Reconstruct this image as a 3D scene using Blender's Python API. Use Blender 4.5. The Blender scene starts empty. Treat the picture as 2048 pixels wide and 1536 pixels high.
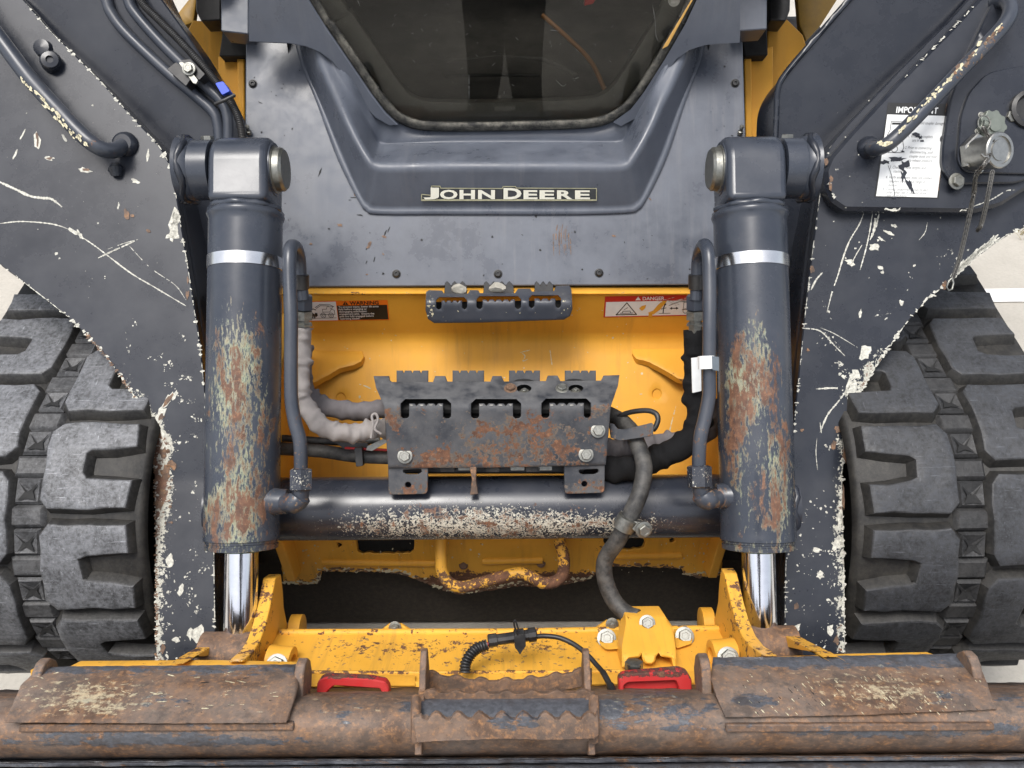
import bpy, bmesh, math, random
from mathutils import Vector, Matrix
from mathutils.geometry import delaunay_2d_cdt
random.seed(11)
R = math.radians
S = bpy.context.scene
COL = S.collection
# ------------------------------------------------------------------ camera
FPX = 1657.0                      # focal length in photograph pixels (2048 wide)
CAM = Vector((0.02, 0.0, 1.40))
TH, ROLL = R(38), R(0.42)
_a = Vector((0, math.cos(TH), -math.sin(TH)))
_r0, _u0 = Vector((1, 0, 0)), Vector((0, math.sin(TH), math.cos(TH)))
_r = _r0 * math.cos(ROLL) - _u0 * math.sin(ROLL)
_u = _u0 * math.cos(ROLL) + _r0 * math.sin(ROLL)
cd = bpy.data.cameras.new('camera'); cam = bpy.data.objects.new('camera', cd); COL.objects.link(cam)
cd.sensor_width = 36; cd.lens = FPX / 2048 * 36; cd.clip_start = 0.02; cd.clip_end = 500
m = Matrix((_r, _u, -_a)).transposed().to_4x4(); m.translation = CAM; cam.matrix_world = m
S.camera = cam
# ------------------------------------------------------------------ sky, sun, exposure
W = bpy.data.worlds.new('World'); S.world = W; W.use_nodes = True
nt = W.node_tree; nt.nodes.clear()
sky = nt.nodes.new('ShaderNodeTexSky'); sky.sky_type = 'NISHITA'; sky.sun_disc = False
SUN_EL, SUN_AZ = R(71), R(212)
sky.sun_elevation = SUN_EL; sky.sun_rotation = SUN_AZ
sky.air_density = 1.0; sky.dust_density = 4.0; sky.ozone_density = 1.0
hs = nt.nodes.new('ShaderNodeHueSaturation'); hs.inputs['Saturation'].default_value = 0.42
bg = nt.nodes.new('ShaderNodeBackground'); bg.inputs['Strength'].default_value = 0.15
wo = nt.nodes.new('ShaderNodeOutputWorld')
nt.links.new(sky.outputs[0], hs.inputs['Color']); nt.links.new(hs.outputs[0], bg.inputs[0]); nt.links.new(bg.outputs[0], wo.inputs[0])
sl = bpy.data.lights.new('sun', 'SUN'); sl.energy = 1.4; sl.angle = R(24); sl.color = (1, .97, .92)
so = bpy.data.objects.new('sun', sl); COL.objects.link(so); so.location = (-3, -3, 8)
sd = Vector((math.sin(SUN_AZ) * math.cos(SUN_EL), math.cos(SUN_AZ) * math.cos(SUN_EL), math.sin(SUN_EL)))
so.rotation_euler = sd.to_track_quat('Z', 'Y').to_euler()
S.view_settings.view_transform = 'Standard'; S.view_settings.look = 'None'
S.view_settings.exposure = 0.72; S.view_settings.gamma = 1.0; S.view_settings.use_curve_mapping = False

# ------------------------------------------------------------------ measuring helpers
def ray(px, py): return _a + _r * ((px - 1024) / FPX) + _u * ((768 - py) / FPX)
def at(px, py, d): return CAM + ray(px, py) * d
def onY(px, py, Y): r = ray(px, py); return CAM + r * ((Y - CAM.y) / r.y)
def onZ(px, py, Z): r = ray(px, py); return CAM + r * ((Z - CAM.z) / r.z)
def onX(px, py, X): r = ray(px, py); return CAM + r * ((X - CAM.x) / r.x)
def onP(px, py, p0, n): r = ray(px, py); return CAM + r * ((Vector(p0) - CAM).dot(n) / r.dot(n))
def proj(p):
    v = Vector(p) - CAM; d = v.dot(_a)
    return 1024 + v.dot(_r) / d * FPX, 768 - v.dot(_u) / d * FPX
def dl(*kn):
    kn = sorted(kn)
    def f(px, py):
        if py <= kn[0][0]: i = 0
        elif py >= kn[-1][0]: i = len(kn) - 2
        else: i = max(k for k in range(len(kn) - 1) if kn[k][0] <= py)
        (y0, d0), (y1, d1) = kn[i], kn[i + 1]; t = (py - y0) / (y1 - y0)
        return 1 / ((1 - t) / d0 + t / d1)
    return f
def surf(dfun): return lambda px, py: at(px, py, dfun(px, py))
def smo(x, a, b):
    t = max(0, min(1, (x - a) / (b - a))); return t * t * (3 - 2 * t)
def blob(px, py, cx, cy, rx, ry, soft=.5):
    q = math.hypot((px - cx) / rx, (py - cy) / ry); return 1 - smo(q, 1 - soft, 1 + soft)

# ------------------------------------------------------------------ object helpers
WM = {}
def link(o, parent=None, world=None):
    COL.objects.link(o)
    WM[o.name] = world or Matrix()
    if parent is not None:
        o.parent = parent; o.matrix_parent_inverse = WM[parent.name].inverted()
    o.matrix_basis = WM[o.name]
    return o
def thing(name, label, cat, loc=(0, 0, 0), group=None, kind=None):
    o = bpy.data.objects.new(name, None); o.empty_display_size = .1
    link(o, None, Matrix.Translation(loc)); o['label'] = label; o['category'] = cat
    if group: o['group'] = group
    if kind: o['kind'] = kind
    return o
def tag(o, label=None, cat=None, group=None, kind=None):
    for k, v in (('label', label), ('category', cat), ('group', group), ('kind', kind)):
        if v: o[k] = v
    return o
def mesh(name, verts, faces, mat, parent=None, ang=35, attrs=None, smooth=True, label=None):
    me = bpy.data.meshes.new(name); me.from_pydata([tuple(v) for v in verts], [], faces); me.validate(); me.update()
    bm = bmesh.new(); bm.from_mesh(me); bmesh.ops.recalc_face_normals(bm, faces=bm.faces); bm.to_mesh(me); bm.free()
    if isinstance(mat, (list, tuple)):
        for q in mat: me.materials.append(q)
    else: me.materials.append(mat)
    if smooth:
        me.polygons.foreach_set('use_smooth', [True] * len(me.polygons)); me.set_sharp_from_angle(angle=R(ang))
    for k, fn in (attrs or {}).items():
        at_ = me.attributes.new(k, 'FLOAT', 'POINT')
        at_.data.foreach_set('value', [float(fn(*proj(v.co), v.co)) for v in me.vertices])
    o = link(bpy.data.objects.new(name, me), parent)
    if label: o['label'] = label
    return o
def bevel(o, w, seg=2, ang=30):
    b = o.modifiers.new('bevel', 'BEVEL'); b.width = w; b.segments = seg; b.limit_method = 'ANGLE'; b.angle_limit = R(ang); b.harden_normals = False
    return o
def joinm(*parts):
    V, F = [], []
    for v, f in parts:
        n = len(V); V += [Vector(q) for q in v]; F += [tuple(i + n for i in g) for g in f]
    return V, F
def inpoly(x, y, P):
    c = False; j = len(P) - 1
    for i in range(len(P)):
        xi, yi = P[i]; xj, yj = P[j]
        if (yi > y) != (yj > y) and x < (xj - xi) * (y - yi) / (yj - yi) + xi: c = not c
        j = i
    return c
def dens(P, step, closed=True):
    out = []; n = len(P)
    for i in range(n if closed else n - 1):
        a, b = Vector(P[i]), Vector(P[(i + 1) % n]); k = max(1, int(math.ceil((b - a).length / step)))
        out += [a.lerp(b, t / k) for t in range(k)]
    if not closed: out.append(Vector(P[-1]))
    return out
def crm(P, n=6, closed=False):
    P = [Vector(p) for p in P]; out = []; N = len(P)
    for i in range(N if closed else N - 1):
        p1, p2 = P[i], P[(i + 1) % N]
        p0 = P[i - 1] if (i > 0 or closed) else p1 * 2 - p2
        p3 = P[(i + 2) % N] if (i + 2 < N or closed) else p2 * 2 - p1
        for k in range(n):
            t = k / n
            out.append(.5 * ((2 * p1) + (p2 - p0) * t + (2 * p0 - 5 * p1 + 4 * p2 - p3) * t * t + (3 * p1 - p0 - 3 * p2 + p3) * t ** 3))
    if not closed: out.append(P[-1])
    return out
def rpoly(P, r, n=4):
    """2-D polygon with every corner rounded"""
    out = []; N = len(P)
    for i in range(N):
        p = Vector(P[i]); rr = r[i] if isinstance(r, (list, tuple)) else r
        a, b = Vector(P[i - 1]) - p, Vector(P[(i + 1) % N]) - p
        q = min(rr, a.length * .49, b.length * .49)
        if q < .01: out.append(p); continue
        a = p + a.normalized() * q; b = p + b.normalized() * q
        for k in range(n + 1):
            t = k / n; out.append(a * (1 - t) ** 2 + p * 2 * t * (1 - t) + b * t * t)
    return out
def plate_data(outline, sf, thick, holes=(), step=10, cham=1.5, rough=0, back=None):
    def loop(P, sgn):
        P = dens(P, step)
        if rough: P = [p + Vector((random.uniform(-rough, rough), random.uniform(-rough, rough))) for p in P]
        ar = sum(P[i].x * P[(i + 1) % len(P)].y - P[(i + 1) % len(P)].x * P[i].y for i in range(len(P)))
        if ar < 0: P.reverse()
        ins = []
        for i in range(len(P)):
            t = (P[(i + 1) % len(P)] - P[i - 1]); nrm = Vector((-t.y, t.x)).normalized()
            ins.append(P[i] + nrm * cham * sgn)
        return P, ins
    loops = [loop(outline, 1)] + [loop(h, -1) for h in holes]
    O = [tuple(p) for p in loops[0][1]]; H = [[tuple(p) for p in l[1]] for l in loops[1:]]
    pts, edges = [], []
    for _, ins in loops:
        n = len(pts); pts += ins; edges += [(n + i, n + (i + 1) % len(ins)) for i in range(len(ins))]
    nb = len(pts)
    xs = [p[0] for p in O]; ys = [p[1] for p in O]
    bnd = pts[:]
    cell = {}
    for p in bnd: cell.setdefault((int(p.x // step), int(p.y // step)), []).append(p)
    y = min(ys) + step * .5; row = 0
    while y < max(ys):
        x = min(xs) + step * (.5 if row % 2 else .1)
        while x < max(xs):
            if inpoly(x, y, O) and not any(inpoly(x, y, h) for h in H):
                cx, cy = int(x // step), int(y // step)
                if not any((q.x - x) ** 2 + (q.y - y) ** 2 < (step * .45) ** 2 for i in (-1, 0, 1) for j in (-1, 0, 1) for q in cell.get((cx + i, cy + j), ())):
                    pts.append(Vector((x, y)))
            x += step
        y += step * .87; row += 1
    v2, e2, f2, ov, _, _ = delaunay_2d_cdt([Vector(p[:2]) for p in pts], edges, [], 0, 1e-5)
    mp = {}
    for i, o in enumerate(ov):
        for q in o: mp.setdefault(q, i)
    F = []
    for f in f2:
        c = sum((v2[i] for i in f), Vector((0, 0))) / len(f)
        if inpoly(c.x, c.y, O) and not any(inpoly(c.x, c.y, h) for h in H): F.append(tuple(f))
    V = [sf(p.x, p.y) for p in v2]
    bk = back or _a
    pxm = 1 / FPX * 1.25
    n0 = 0
    for P, ins in loops:
        L = len(P); top = [mp[n0 + i] for i in range(L)]; n0 += L
        m0 = len(V); V += [sf(p.x, p.y) + bk * cham * pxm for p in P]
        b0 = len(V); V += [sf(p.x, p.y) + bk * thick for p in P]
        for i in range(L):
            j = (i + 1) % L
            F += [(top[i], top[j], m0 + j, m0 + i), (m0 + i, m0 + j, b0 + j, b0 + i)]
    # back skin
    nV = len(V); nb0 = len(v2)
    return V, F
def plate(name, outline, sf, thick, mat, parent=None, holes=(), step=10, cham=1.5, rough=0, back=None, attrs=None, label=None, ang=35):
    V, F = plate_data(outline, sf, thick, holes, step, cham, rough, back)
    return mesh(name, V, F, mat, parent, ang, attrs, label=label)
def frame(k, hint=Vector((0, 0, 1))):
    k = Vector(k).normalized()
    if abs(k.dot(hint)) > .95: hint = Vector((0, 1, 0)) if abs(k.y) < .9 else Vector((1, 0, 0))
    e1 = hint.cross(k).normalized(); return k, e1, k.cross(e1)
def tube_data(P, r, seg=14, caps=True):
    P = [Vector(p) for p in P]; N = len(P); rr = r if isinstance(r, (list, tuple)) else [r] * N
    if len(rr) != N: rr = [rr[min(len(rr) - 1, int(i * len(rr) / N))] for i in range(N)]
    V, F = [], []
    k, e1, e2 = frame(P[1] - P[0])
    for i in range(N):
        t = (P[min(i + 1, N - 1)] - P[max(i - 1, 0)]).normalized()
        e1 = (e1 - t * e1.dot(t)).normalized(); e2 = t.cross(e1)
        for s in range(seg):
            a = 2 * math.pi * s / seg; V.append(P[i] + (e1 * math.cos(a) + e2 * math.sin(a)) * rr[i])
    for i in range(N - 1):
        for s in range(seg): F.append((i * seg + s, i * seg + (s + 1) % seg, (i + 1) * seg + (s + 1) % seg, (i + 1) * seg + s))
    if caps: F += [tuple(range(seg - 1, -1, -1)), tuple((N - 1) * seg + s for s in range(seg))]
    return V, F
def tube(name, P, r, mat, parent=None, seg=14, attrs=None, ang=45, label=None):
    V, F = tube_data(P, r, seg); return mesh(name, V, F, mat, parent, ang, attrs, label=label)
def lathe_data(p0, k, prof, seg=28, caps=True, ph=0):
    k, e1, e2 = frame(k); V, F = [], []
    for t, r in prof:
        for s in range(seg):
            a = 2 * math.pi * s / seg + ph; V.append(Vector(p0) + k * t + (e1 * math.cos(a) + e2 * math.sin(a)) * max(r, 1e-5))
    for i in range(len(prof) - 1):
        for s in range(seg): F.append((i * seg + s, i * seg + (s + 1) % seg, (i + 1) * seg + (s + 1) % seg, (i + 1) * seg + s))
    if caps: F += [tuple(range(seg - 1, -1, -1)), tuple((len(prof) - 1) * seg + s for s in range(seg))]
    return V, F
def lathe(name, p0, k, prof, mat, parent=None, seg=28, attrs=None, ang=35, ph=0, label=None):
    V, F = lathe_data(p0, k, prof, seg, ph=ph); return mesh(name, V, F, mat, parent, ang, attrs, label=label)
def box_data(c, ax, h):
    c = Vector(c); V = [c + ax[0] * (h[0] * i) + ax[1] * (h[1] * j) + ax[2] * (h[2] * l) for i in (-1, 1) for j in (-1, 1) for l in (-1, 1)]
    return V, [(0, 1, 3, 2), (4, 6, 7, 5), (0, 4, 5, 1), (2, 3, 7, 6), (0, 2, 6, 4), (1, 5, 7, 3)]
WAX = (Vector((1, 0, 0)), Vector((0, 1, 0)), Vector((0, 0, 1)))
def prism_data(P, ext):
    """solid from a closed 3-D polygon swept along ext"""
    P = [Vector(p) for p in P]; n = len(P); V = P + [p + ext for p in P]
    F = [tuple(range(n)), tuple(range(2 * n - 1, n - 1, -1))] + [(i, (i + 1) % n, n + (i + 1) % n, n + i) for i in range(n)]
    return V, F
def prism(name, P, ext, mat, parent=None, bev=0, attrs=None, ang=30, label=None, seg=2):
    V, F = prism_data(P, ext); o = mesh(name, V, F, mat, parent, ang, attrs, label=label)
    if bev: bevel(o, bev, seg)
    return o
def strip(name, rows, mat, parent=None, thick=0, ang=40, attrs=None, label=None):
    """lofted sheet through rows of points"""
    n = len(rows[0]); V = [p for r in rows for p in r]
    F = [(i * n + j, i * n + j + 1, (i + 1) * n + j + 1, (i + 1) * n + j) for i in range(len(rows) - 1) for j in range(n - 1)]
    o = mesh(name, V, F, mat, parent, ang, attrs, label=label)
    if thick:
        s = o.modifiers.new('solid', 'SOLIDIFY'); s.thickness = thick; s.offset = -1
    return o
def fillet(pts, r, n=4):
    """3-D open polyline with rounded corners, fixed count"""
    out = [pts[0]]
    for i in range(1, len(pts) - 1):
        p = pts[i]; a, b = pts[i - 1] - p, pts[i + 1] - p; rr = r[i] if isinstance(r, (list, tuple)) else r
        q = min(rr, a.length * .45, b.length * .45); a = p + a.normalized() * q; b = p + b.normalized() * q
        out += [a * (1 - t / n) ** 2 + p * 2 * (t / n) * (1 - t / n) + b * (t / n) ** 2 for t in range(n + 1)]
    return out + [pts[-1]]
# ---- marks lying on a surface (scratches and paint chips, fractions of a millimetre proud)
class Marks:
    def __init__(s, sf, off=.0005): s.sf, s.off, s.V, s.F = sf, off, [], []
    def p(s, x, y): q = s.sf(x, y); return q + (CAM - q).normalized() * s.off
    def line(s, pts, w=2.0, jag=.4, brk=0):
        P = dens(crm([Vector((*q, 0)) for q in pts], 8), 4, False)
        w0 = [w * (1 + random.uniform(-jag, jag)) * (.25 + .75 * min(1, 5 * min(i, len(P) - 1 - i) / len(P) + .2)) for i in range(len(P))]
        on = True
        for i in range(len(P) - 1):
            if brk: on = (random.random() > brk * .45) if on else (random.random() < (1 - brk) * .45)
            if not on: continue
            t = (P[i + 1] - P[i]).normalized(); n = Vector((-t.y, t.x)); k = len(s.V)
            for q, ww in ((P[i], w0[i]), (P[i + 1], w0[i + 1])):
                s.V += [s.p(q.x + n.x * ww / 2, q.y + n.y * ww / 2), s.p(q.x - n.x * ww / 2, q.y - n.y * ww / 2)]
            s.F.append((k, k + 1, k + 3, k + 2))
    def chip(s, x, y, rx, ry=None, rot=0, n=9, jag=.45):
        ry = ry or rx; k = len(s.V); c, d = math.cos(rot), math.sin(rot); s.V.append(s.p(x, y))
        for i in range(n):
            a = 2 * math.pi * i / n; q = 1 + random.uniform(-jag, jag); u, v = rx * q * math.cos(a), ry * q * math.sin(a)
            s.V.append(s.p(x + u * c - v * d, y + u * d + v * c))
        s.F += [(k, k + 1 + i, k + 1 + (i + 1) % n) for i in range(n)]
    def scatter(s, x0, y0, x1, y1, n, r=(1, 4), rot=None, inside=None, el=(.3, 1)):
        for _ in range(n):
            x, y = random.uniform(x0, x1), random.uniform(y0, y1)
            if inside and not inside(x, y): continue
            q = r[0] + (r[1] - r[0]) * random.random() ** 2.2
            s.chip(x, y, q, q * random.uniform(*el), (rot + random.uniform(-.4, .4)) if rot is not None else random.uniform(0, 3.14), random.choice((6, 7, 9)))
    def done(s, name, mat, parent): 
        if not s.F: return None
        o = mesh(name, s.V, s.F, mat, parent, smooth=False); o['kind'] = 'stuff'; return o
def text_data(body, size=1.0, bold=0.0, shear=0.0, sx=1.0, align='LEFT', space=1.0):
    cu = bpy.data.curves.new('t', 'FONT'); cu.body = body; cu.size = size; cu.offset = bold; cu.shear = shear; cu.align_x = align
    cu.space_character = space; cu.resolution_u = 3
    o = bpy.data.objects.new('t', cu); COL.objects.link(o)
    dg = bpy.context.evaluated_depsgraph_get(); me = bpy.data.meshes.new_from_object(o.evaluated_get(dg))
    V = [Vector((v.co.x * sx, v.co.y, 0)) for v in me.vertices]; F = [tuple(p.vertices) for p in me.polygons]
    bpy.data.objects.remove(o); bpy.data.curves.remove(cu); bpy.data.meshes.remove(me)
    return V, F
class Decal:
    """flat print on a surface: unit square (0..w, 0..h, y up) mapped to a quad given in photograph pixels"""
    def __init__(s, quad, sf, w, h, off=.0006): s.q, s.sf, s.w, s.h, s.off = [Vector(c) for c in quad], sf, w, h, off
    def pt(s, x, y, lift=0):
        u, v = x / s.w, 1 - y / s.h; tl, tr, br, bl = s.q
        p = tl.lerp(tr, u).lerp(bl.lerp(br, u), v); q = s.sf(p.x, p.y); return q + (CAM - q).normalized() * (s.off + lift)
    def poly(s, P, lift=0): return [s.pt(x, y, lift) for x, y in P], [tuple(range(len(P)))]
    def rect(s, x0, y0, x1, y1, lift=0, n=4):
        P = [(x0 + (x1 - x0) * i / n, y0) for i in range(n)] + [(x1, y0)] + [(x1 - (x1 - x0) * i / n, y1) for i in range(n)] + [(x0, y1)]
        return s.poly(P, lift)
    def line(s, pts, w, lift=0, closed=False):
        V, F = [], []; pts = [Vector(p) for p in pts]
        for i in range(len(pts) if closed else len(pts) - 1):
            a, b = pts[i], pts[(i + 1) % len(pts)]; t = (b - a).normalized() * w / 2; n = Vector((-t.y, t.x)); k = len(V)
            V += [s.pt(*(q), lift) for q in (a - t + n, a - t - n, b + t - n, b + t + n)]; F.append((k, k + 1, k + 2, k + 3))
        return V, F
    def ring(s, x, y, r, w, lift=0, n=16): return s.line([(x + r * math.cos(6.2832 * i / n), y + r * math.sin(6.2832 * i / n)) for i in range(n)], w, lift, True)
    def text(s, x, y, body, size, lift=.0003, **k):
        V, F = text_data(body, size, **k); return [s.pt(x + v.x, y + v.y, lift) for v in V], F
# ------------------------------------------------------------------ materials
class MT:
    def __init__(s, name):
        s.m = bpy.data.materials.new(name); s.m.use_nodes = True; s.nt = s.m.node_tree; s.b = s.nt.nodes['Principled BSDF']
        s._p = None
    def N(s, t, **k):
        n = s.nt.nodes.new(t)
        for a, v in k.items(): setattr(n, a, v)
        return n
    def set(s, sock, v):
        if hasattr(v, 'is_output') or isinstance(v, bpy.types.NodeSocket): s.nt.links.new(v, sock)
        elif isinstance(v, (tuple, list)) and sock.type == 'RGBA': sock.default_value = (*v, 1) if len(v) == 3 else v
        else: sock.default_value = v
    @property
    def pos(s):
        if s._p is None: s._p = s.N('ShaderNodeTexCoord').outputs['Object']
        return s._p
    def mapped(s, sc, rot=(0, 0, 0)):
        n = s.N('ShaderNodeMapping'); s.set(n.inputs['Vector'], s.pos); n.inputs['Scale'].default_value = sc; n.inputs['Rotation'].default_value = rot
        return n.outputs[0]
    def noise(s, sc, det=5, ro=.6, vec=None, dist=0):
        n = s.N('ShaderNodeTexNoise'); s.set(n.inputs['Vector'], vec or s.pos); n.inputs['Scale'].default_value = sc
        n.inputs['Detail'].default_value = det; n.inputs['Roughness'].default_value = ro; n.inputs['Distortion'].default_value = dist
        return n.outputs['Fac']
    def math(s, op, a, b=0.0, c=None):
        n = s.N('ShaderNodeMath', operation=op); s.set(n.inputs[0], a); s.set(n.inputs[1], b)
        if c is not None: s.set(n.inputs[2], c)
        return n.outputs[0]
    def mr(s, v, a, b, c=0.0, d=1.0):
        n = s.N('ShaderNodeMapRange'); s.set(n.inputs['Value'], v); n.inputs['From Min'].default_value = a; n.inputs['From Max'].default_value = b
        n.inputs['To Min'].default_value = c; n.inputs['To Max'].default_value = d; return n.outputs[0]
    def mix(s, f, a, b):
        n = s.N('ShaderNodeMix', data_type='RGBA'); s.set(n.inputs[0], f); s.set(n.inputs[6], a); s.set(n.inputs[7], b); return n.outputs[2]
    def attr(s, name): n = s.N('ShaderNodeAttribute', attribute_name=name); return n.outputs['Fac']
    def nz(s):
        g = s.N('ShaderNodeNewGeometry'); x = s.N('ShaderNodeSeparateXYZ'); s.set(x.inputs[0], g.outputs['Normal']); return x.outputs[2]
    def bump(s, h, st=.3, d=.002):
        n = s.N('ShaderNodeBump'); n.inputs['Strength'].default_value = st; n.inputs['Distance'].default_value = d; s.set(n.inputs['Height'], h)
        s.set(s.b.inputs['Normal'], n.outputs[0])
    def out(s, col=None, rough=None, metal=None, spec=None, coat=None):
        for k, v in (('Base Color', col), ('Roughness', rough), ('Metallic', metal), ('Specular IOR Level', spec), ('Coat Weight', coat)):
            if v is not None: s.set(s.b.inputs[k], v)
        return s.m
RUST = ((.080, .040, .026), (.165, .080, .046), (.26, .130, .07))
def rustcol(t, sc=40):
    n = t.noise(sc, 6, .7); f = t.noise(sc * 4, 4, .7)
    c = t.mix(t.mr(n, .38, .62), RUST[0], RUST[1]); return t.mix(t.mr(f, .55, .72), c, RUST[2])
def paint(name, base, primer=(.62, .60, .50), rough=.32, sc=60, t0=.80, dt=.10, dust=.12, dustcol=(.30, .27, .23), scr=.12, spec=.5, k=.9, fringe=None, coat=0.0, stretch=None, fine=.5, dlo=.35, streak=0.0, stcol=(.16, .10, .05), soft=.018):
    t = MT(name); w = t.attr('wear')
    sv = t.mapped(stretch) if stretch else None
    n1 = t.noise(sc, 8, .66, sv); n2 = t.noise(sc * 3.1, 7, .7, sv)
    v = t.math('ADD', t.math('MULTIPLY', n1, 1 - fine), t.math('MULTIPLY', n2, fine)); a = t.math('MULTIPLY_ADD', w, k, v)
    chip = t.mr(a, t0, t0 + soft)
    lo = t.noise(sc * .5, 6, .65, sv); a2 = t.math('MULTIPLY_ADD', t.math('SUBTRACT', lo, .5), .5, a)
    core = t.mr(a2, t0 + dt, t0 + dt + .012 + soft)
    lf = t.noise(7, 5, .6); hf = t.noise(420, 3, .7)
    b0 = t.mix(t.mr(lf, .3, .7), tuple(c * .86 for c in base), tuple(min(1, c * 1.12) for c in base))
    ms = t.noise(1, 4, .7, t.mapped((28, 260, 320), (.4, .3, .9))); ms2 = t.noise(1, 3, .7, t.mapped((300, 30, 200), (.2, .9, .3)))
    sm = t.math('MULTIPLY', t.mr(t.math('MAXIMUM', ms, ms2), .66, .76), scr)
    b0 = t.mix(sm, b0, dustcol)
    if streak:
        sk = t.noise(1, 6, .65, t.mapped((75, 6, 6), (0, 0, .08))); sk2 = t.noise(5, 4, .6)
        b0 = t.mix(t.math('MULTIPLY', t.math('MULTIPLY', t.mr(sk, .50, .68), t.mr(sk2, .40, .62)), streak), b0, stcol)
    dm = t.math('MULTIPLY', t.math('MULTIPLY', t.mr(t.noise(14, 7, .72), .38, .72), t.mr(t.nz(), -.2, .9, dlo, 1.0)), dust)
    b0 = t.mix(dm, b0, dustcol)
    pc = t.mix(t.mr(n2, .35, .65), tuple(c * .72 for c in primer), primer)
    if fringe: pc = t.mix(t.mr(t.noise(sc * .8, 4, .6), .42, .6), pc, fringe)
    col = t.mix(core, t.mix(chip, b0, pc), rustcol(t, sc * .8))
    ro = t.math('ADD', t.math('MULTIPLY_ADD', chip, .35, rough), t.math('ADD', t.math('MULTIPLY', dm, 1.4), t.mr(lf, .3, .7, -.05, .06)))
    h = t.math('ADD', t.math('MULTIPLY', chip, -.6), t.math('ADD', t.math('MULTIPLY', core, .5), t.math('MULTIPLY', hf, .10)))
    t.bump(h, .35, .0012)
    return t.out(col, ro, spec=spec, coat=coat)
def plain(name, col, rough=.5, metal=0.0, var=.15, sc=60, bmp=.1, spec=None, dust=0.0):
    t = MT(name); n = t.noise(sc, 6, .65)
    c = t.mix(t.mr(n, .3, .7), tuple(q * (1 - var) for q in col), tuple(min(1, q * (1 + var)) for q in col))
    if dust: c = t.mix(t.math('MULTIPLY', t.mr(t.noise(sc * .4, 7, .7), .42, .7), dust), c, (.27, .25, .22))
    t.bump(t.noise(sc * 5, 4, .6), bmp, .001)
    return t.out(c, t.mr(n, .3, .7, rough * .85, min(1, rough * 1.15)), metal, spec)
GREY = (.033, .038, .051)
M_grey = paint('grey_paint', GREY, rough=.34, t0=.83, scr=.10)
M_panel = paint('panel_paint', (.080, .090, .113), rough=.27, t0=.86, scr=.16, streak=.35, stcol=(.17, .17, .18), dust=.24, dustcol=(.21, .23, .27))
M_arm = paint('arm_paint', (.014, .017, .025), (.50, .49, .42), rough=.26, sc=70, t0=.84, dt=.12, scr=.08, dust=.07, dustcol=(.17, .17, .17))
M_cyl = paint('cylinder_paint', (.034, .041, .056), (.36, .35, .24), rough=.24, sc=70, t0=.78, dt=.02, scr=.08, dust=.06, fringe=(.29, .33, .22), stretch=(1.25, .36, .36), fine=.6, soft=.075)
M_tube = paint('tube_paint', (.026, .030, .041), (.58, .56, .47), rough=.24, sc=95, fine=.62, t0=.78, dt=.06, scr=.06, dust=.06)
M_guard = paint('guard_paint', (.030, .033, .040), (.13, .105, .085), rough=.42, sc=60, t0=.75, dt=.035, scr=.25, dust=.70, dlo=.03, dustcol=(.21, .205, .20))
M_yel = paint('yellow_paint', (.70, .345, .038), (.50, .40, .22), streak=.28, rough=.50, spec=.3, sc=75, t0=.84, dt=.05, scr=.05, dust=.12, dustcol=(.50, .30, .08))
M_yelworn = paint('worn_yellow_paint', (.73, .375, .045), (.16, .09, .05), streak=.40, rough=.48, spec=.3, sc=55, t0=.74, dt=.04, scr=.05, dust=.10, dustcol=(.45, .30, .10))
M_red = paint('red_paint', (.46, .012, .014), (.10, .035, .03), rough=.40, sc=70, t0=.76, dt=.08, scr=.25, dust=.25, dustcol=(.22, .12, .10))
M_pipe = paint('pipe_paint', (.037, .044, .059), (.22, .14, .08), rough=.30, sc=60, t0=.78, dt=.03, scr=.05, dust=.08)
M_black = plain('black_plastic', (.012, .012, .013), .42, var=.2, dust=.10)
M_rub = plain('hose_rubber', (.022, .022, .022), .6, var=.3, sc=80, bmp=.3, dust=.35)
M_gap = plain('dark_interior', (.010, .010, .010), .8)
M_chrome = plain('chrome_rod', (.74, .74, .76), .12, 1.0, var=.06, bmp=.03)
M_zinc = plain('zinc_steel', (.27, .27, .245), .42, .9, var=.3, sc=140, bmp=.25, dust=.15)
M_steel = plain('band_steel', (.72, .72, .72), .2, 1.0, var=.06, bmp=.05)
M_alu = plain('coupler_steel', (.40, .395, .37), .36, 1.0, var=.15, sc=160, bmp=.12)
M_primer = plain('bare_primer', (.50, .49, .43), .75, var=.45, sc=260, bmp=.4)
M_cream = plain('cream_scrape', (.55, .50, .34), .7, var=.25, sc=160, bmp=.4)
M_orange = plain('yellow_chip', (.70, .34, .03), .5)
M_white = plain('white_vinyl', (.72, .73, .72), .4, var=.05)
M_ink = plain('black_ink', (.012, .012, .012), .4)
M_orng = plain('orange_vinyl', (.80, .17, .012), .4, var=.06)
M_redv = plain('red_vinyl', (.50, .02, .02), .4, var=.06)
M_letter = plain('ivory_letter', (.90, .89, .76), .4, var=.04)
M_letbg = plain('dark_backing', (.055, .06, .065), .45, var=.2); M_khaki = plain('khaki_edge', (.46, .45, .30), .45, var=.2)
M_blue = plain('blue_tape', (.015, .06, .50), .4, var=.2)
M_green = plain('green_seal', (.02, .09, .05), .5)
M_line = plain('line_paint', (.80, .80, .78), .7, sc=25, var=.08)
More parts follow.
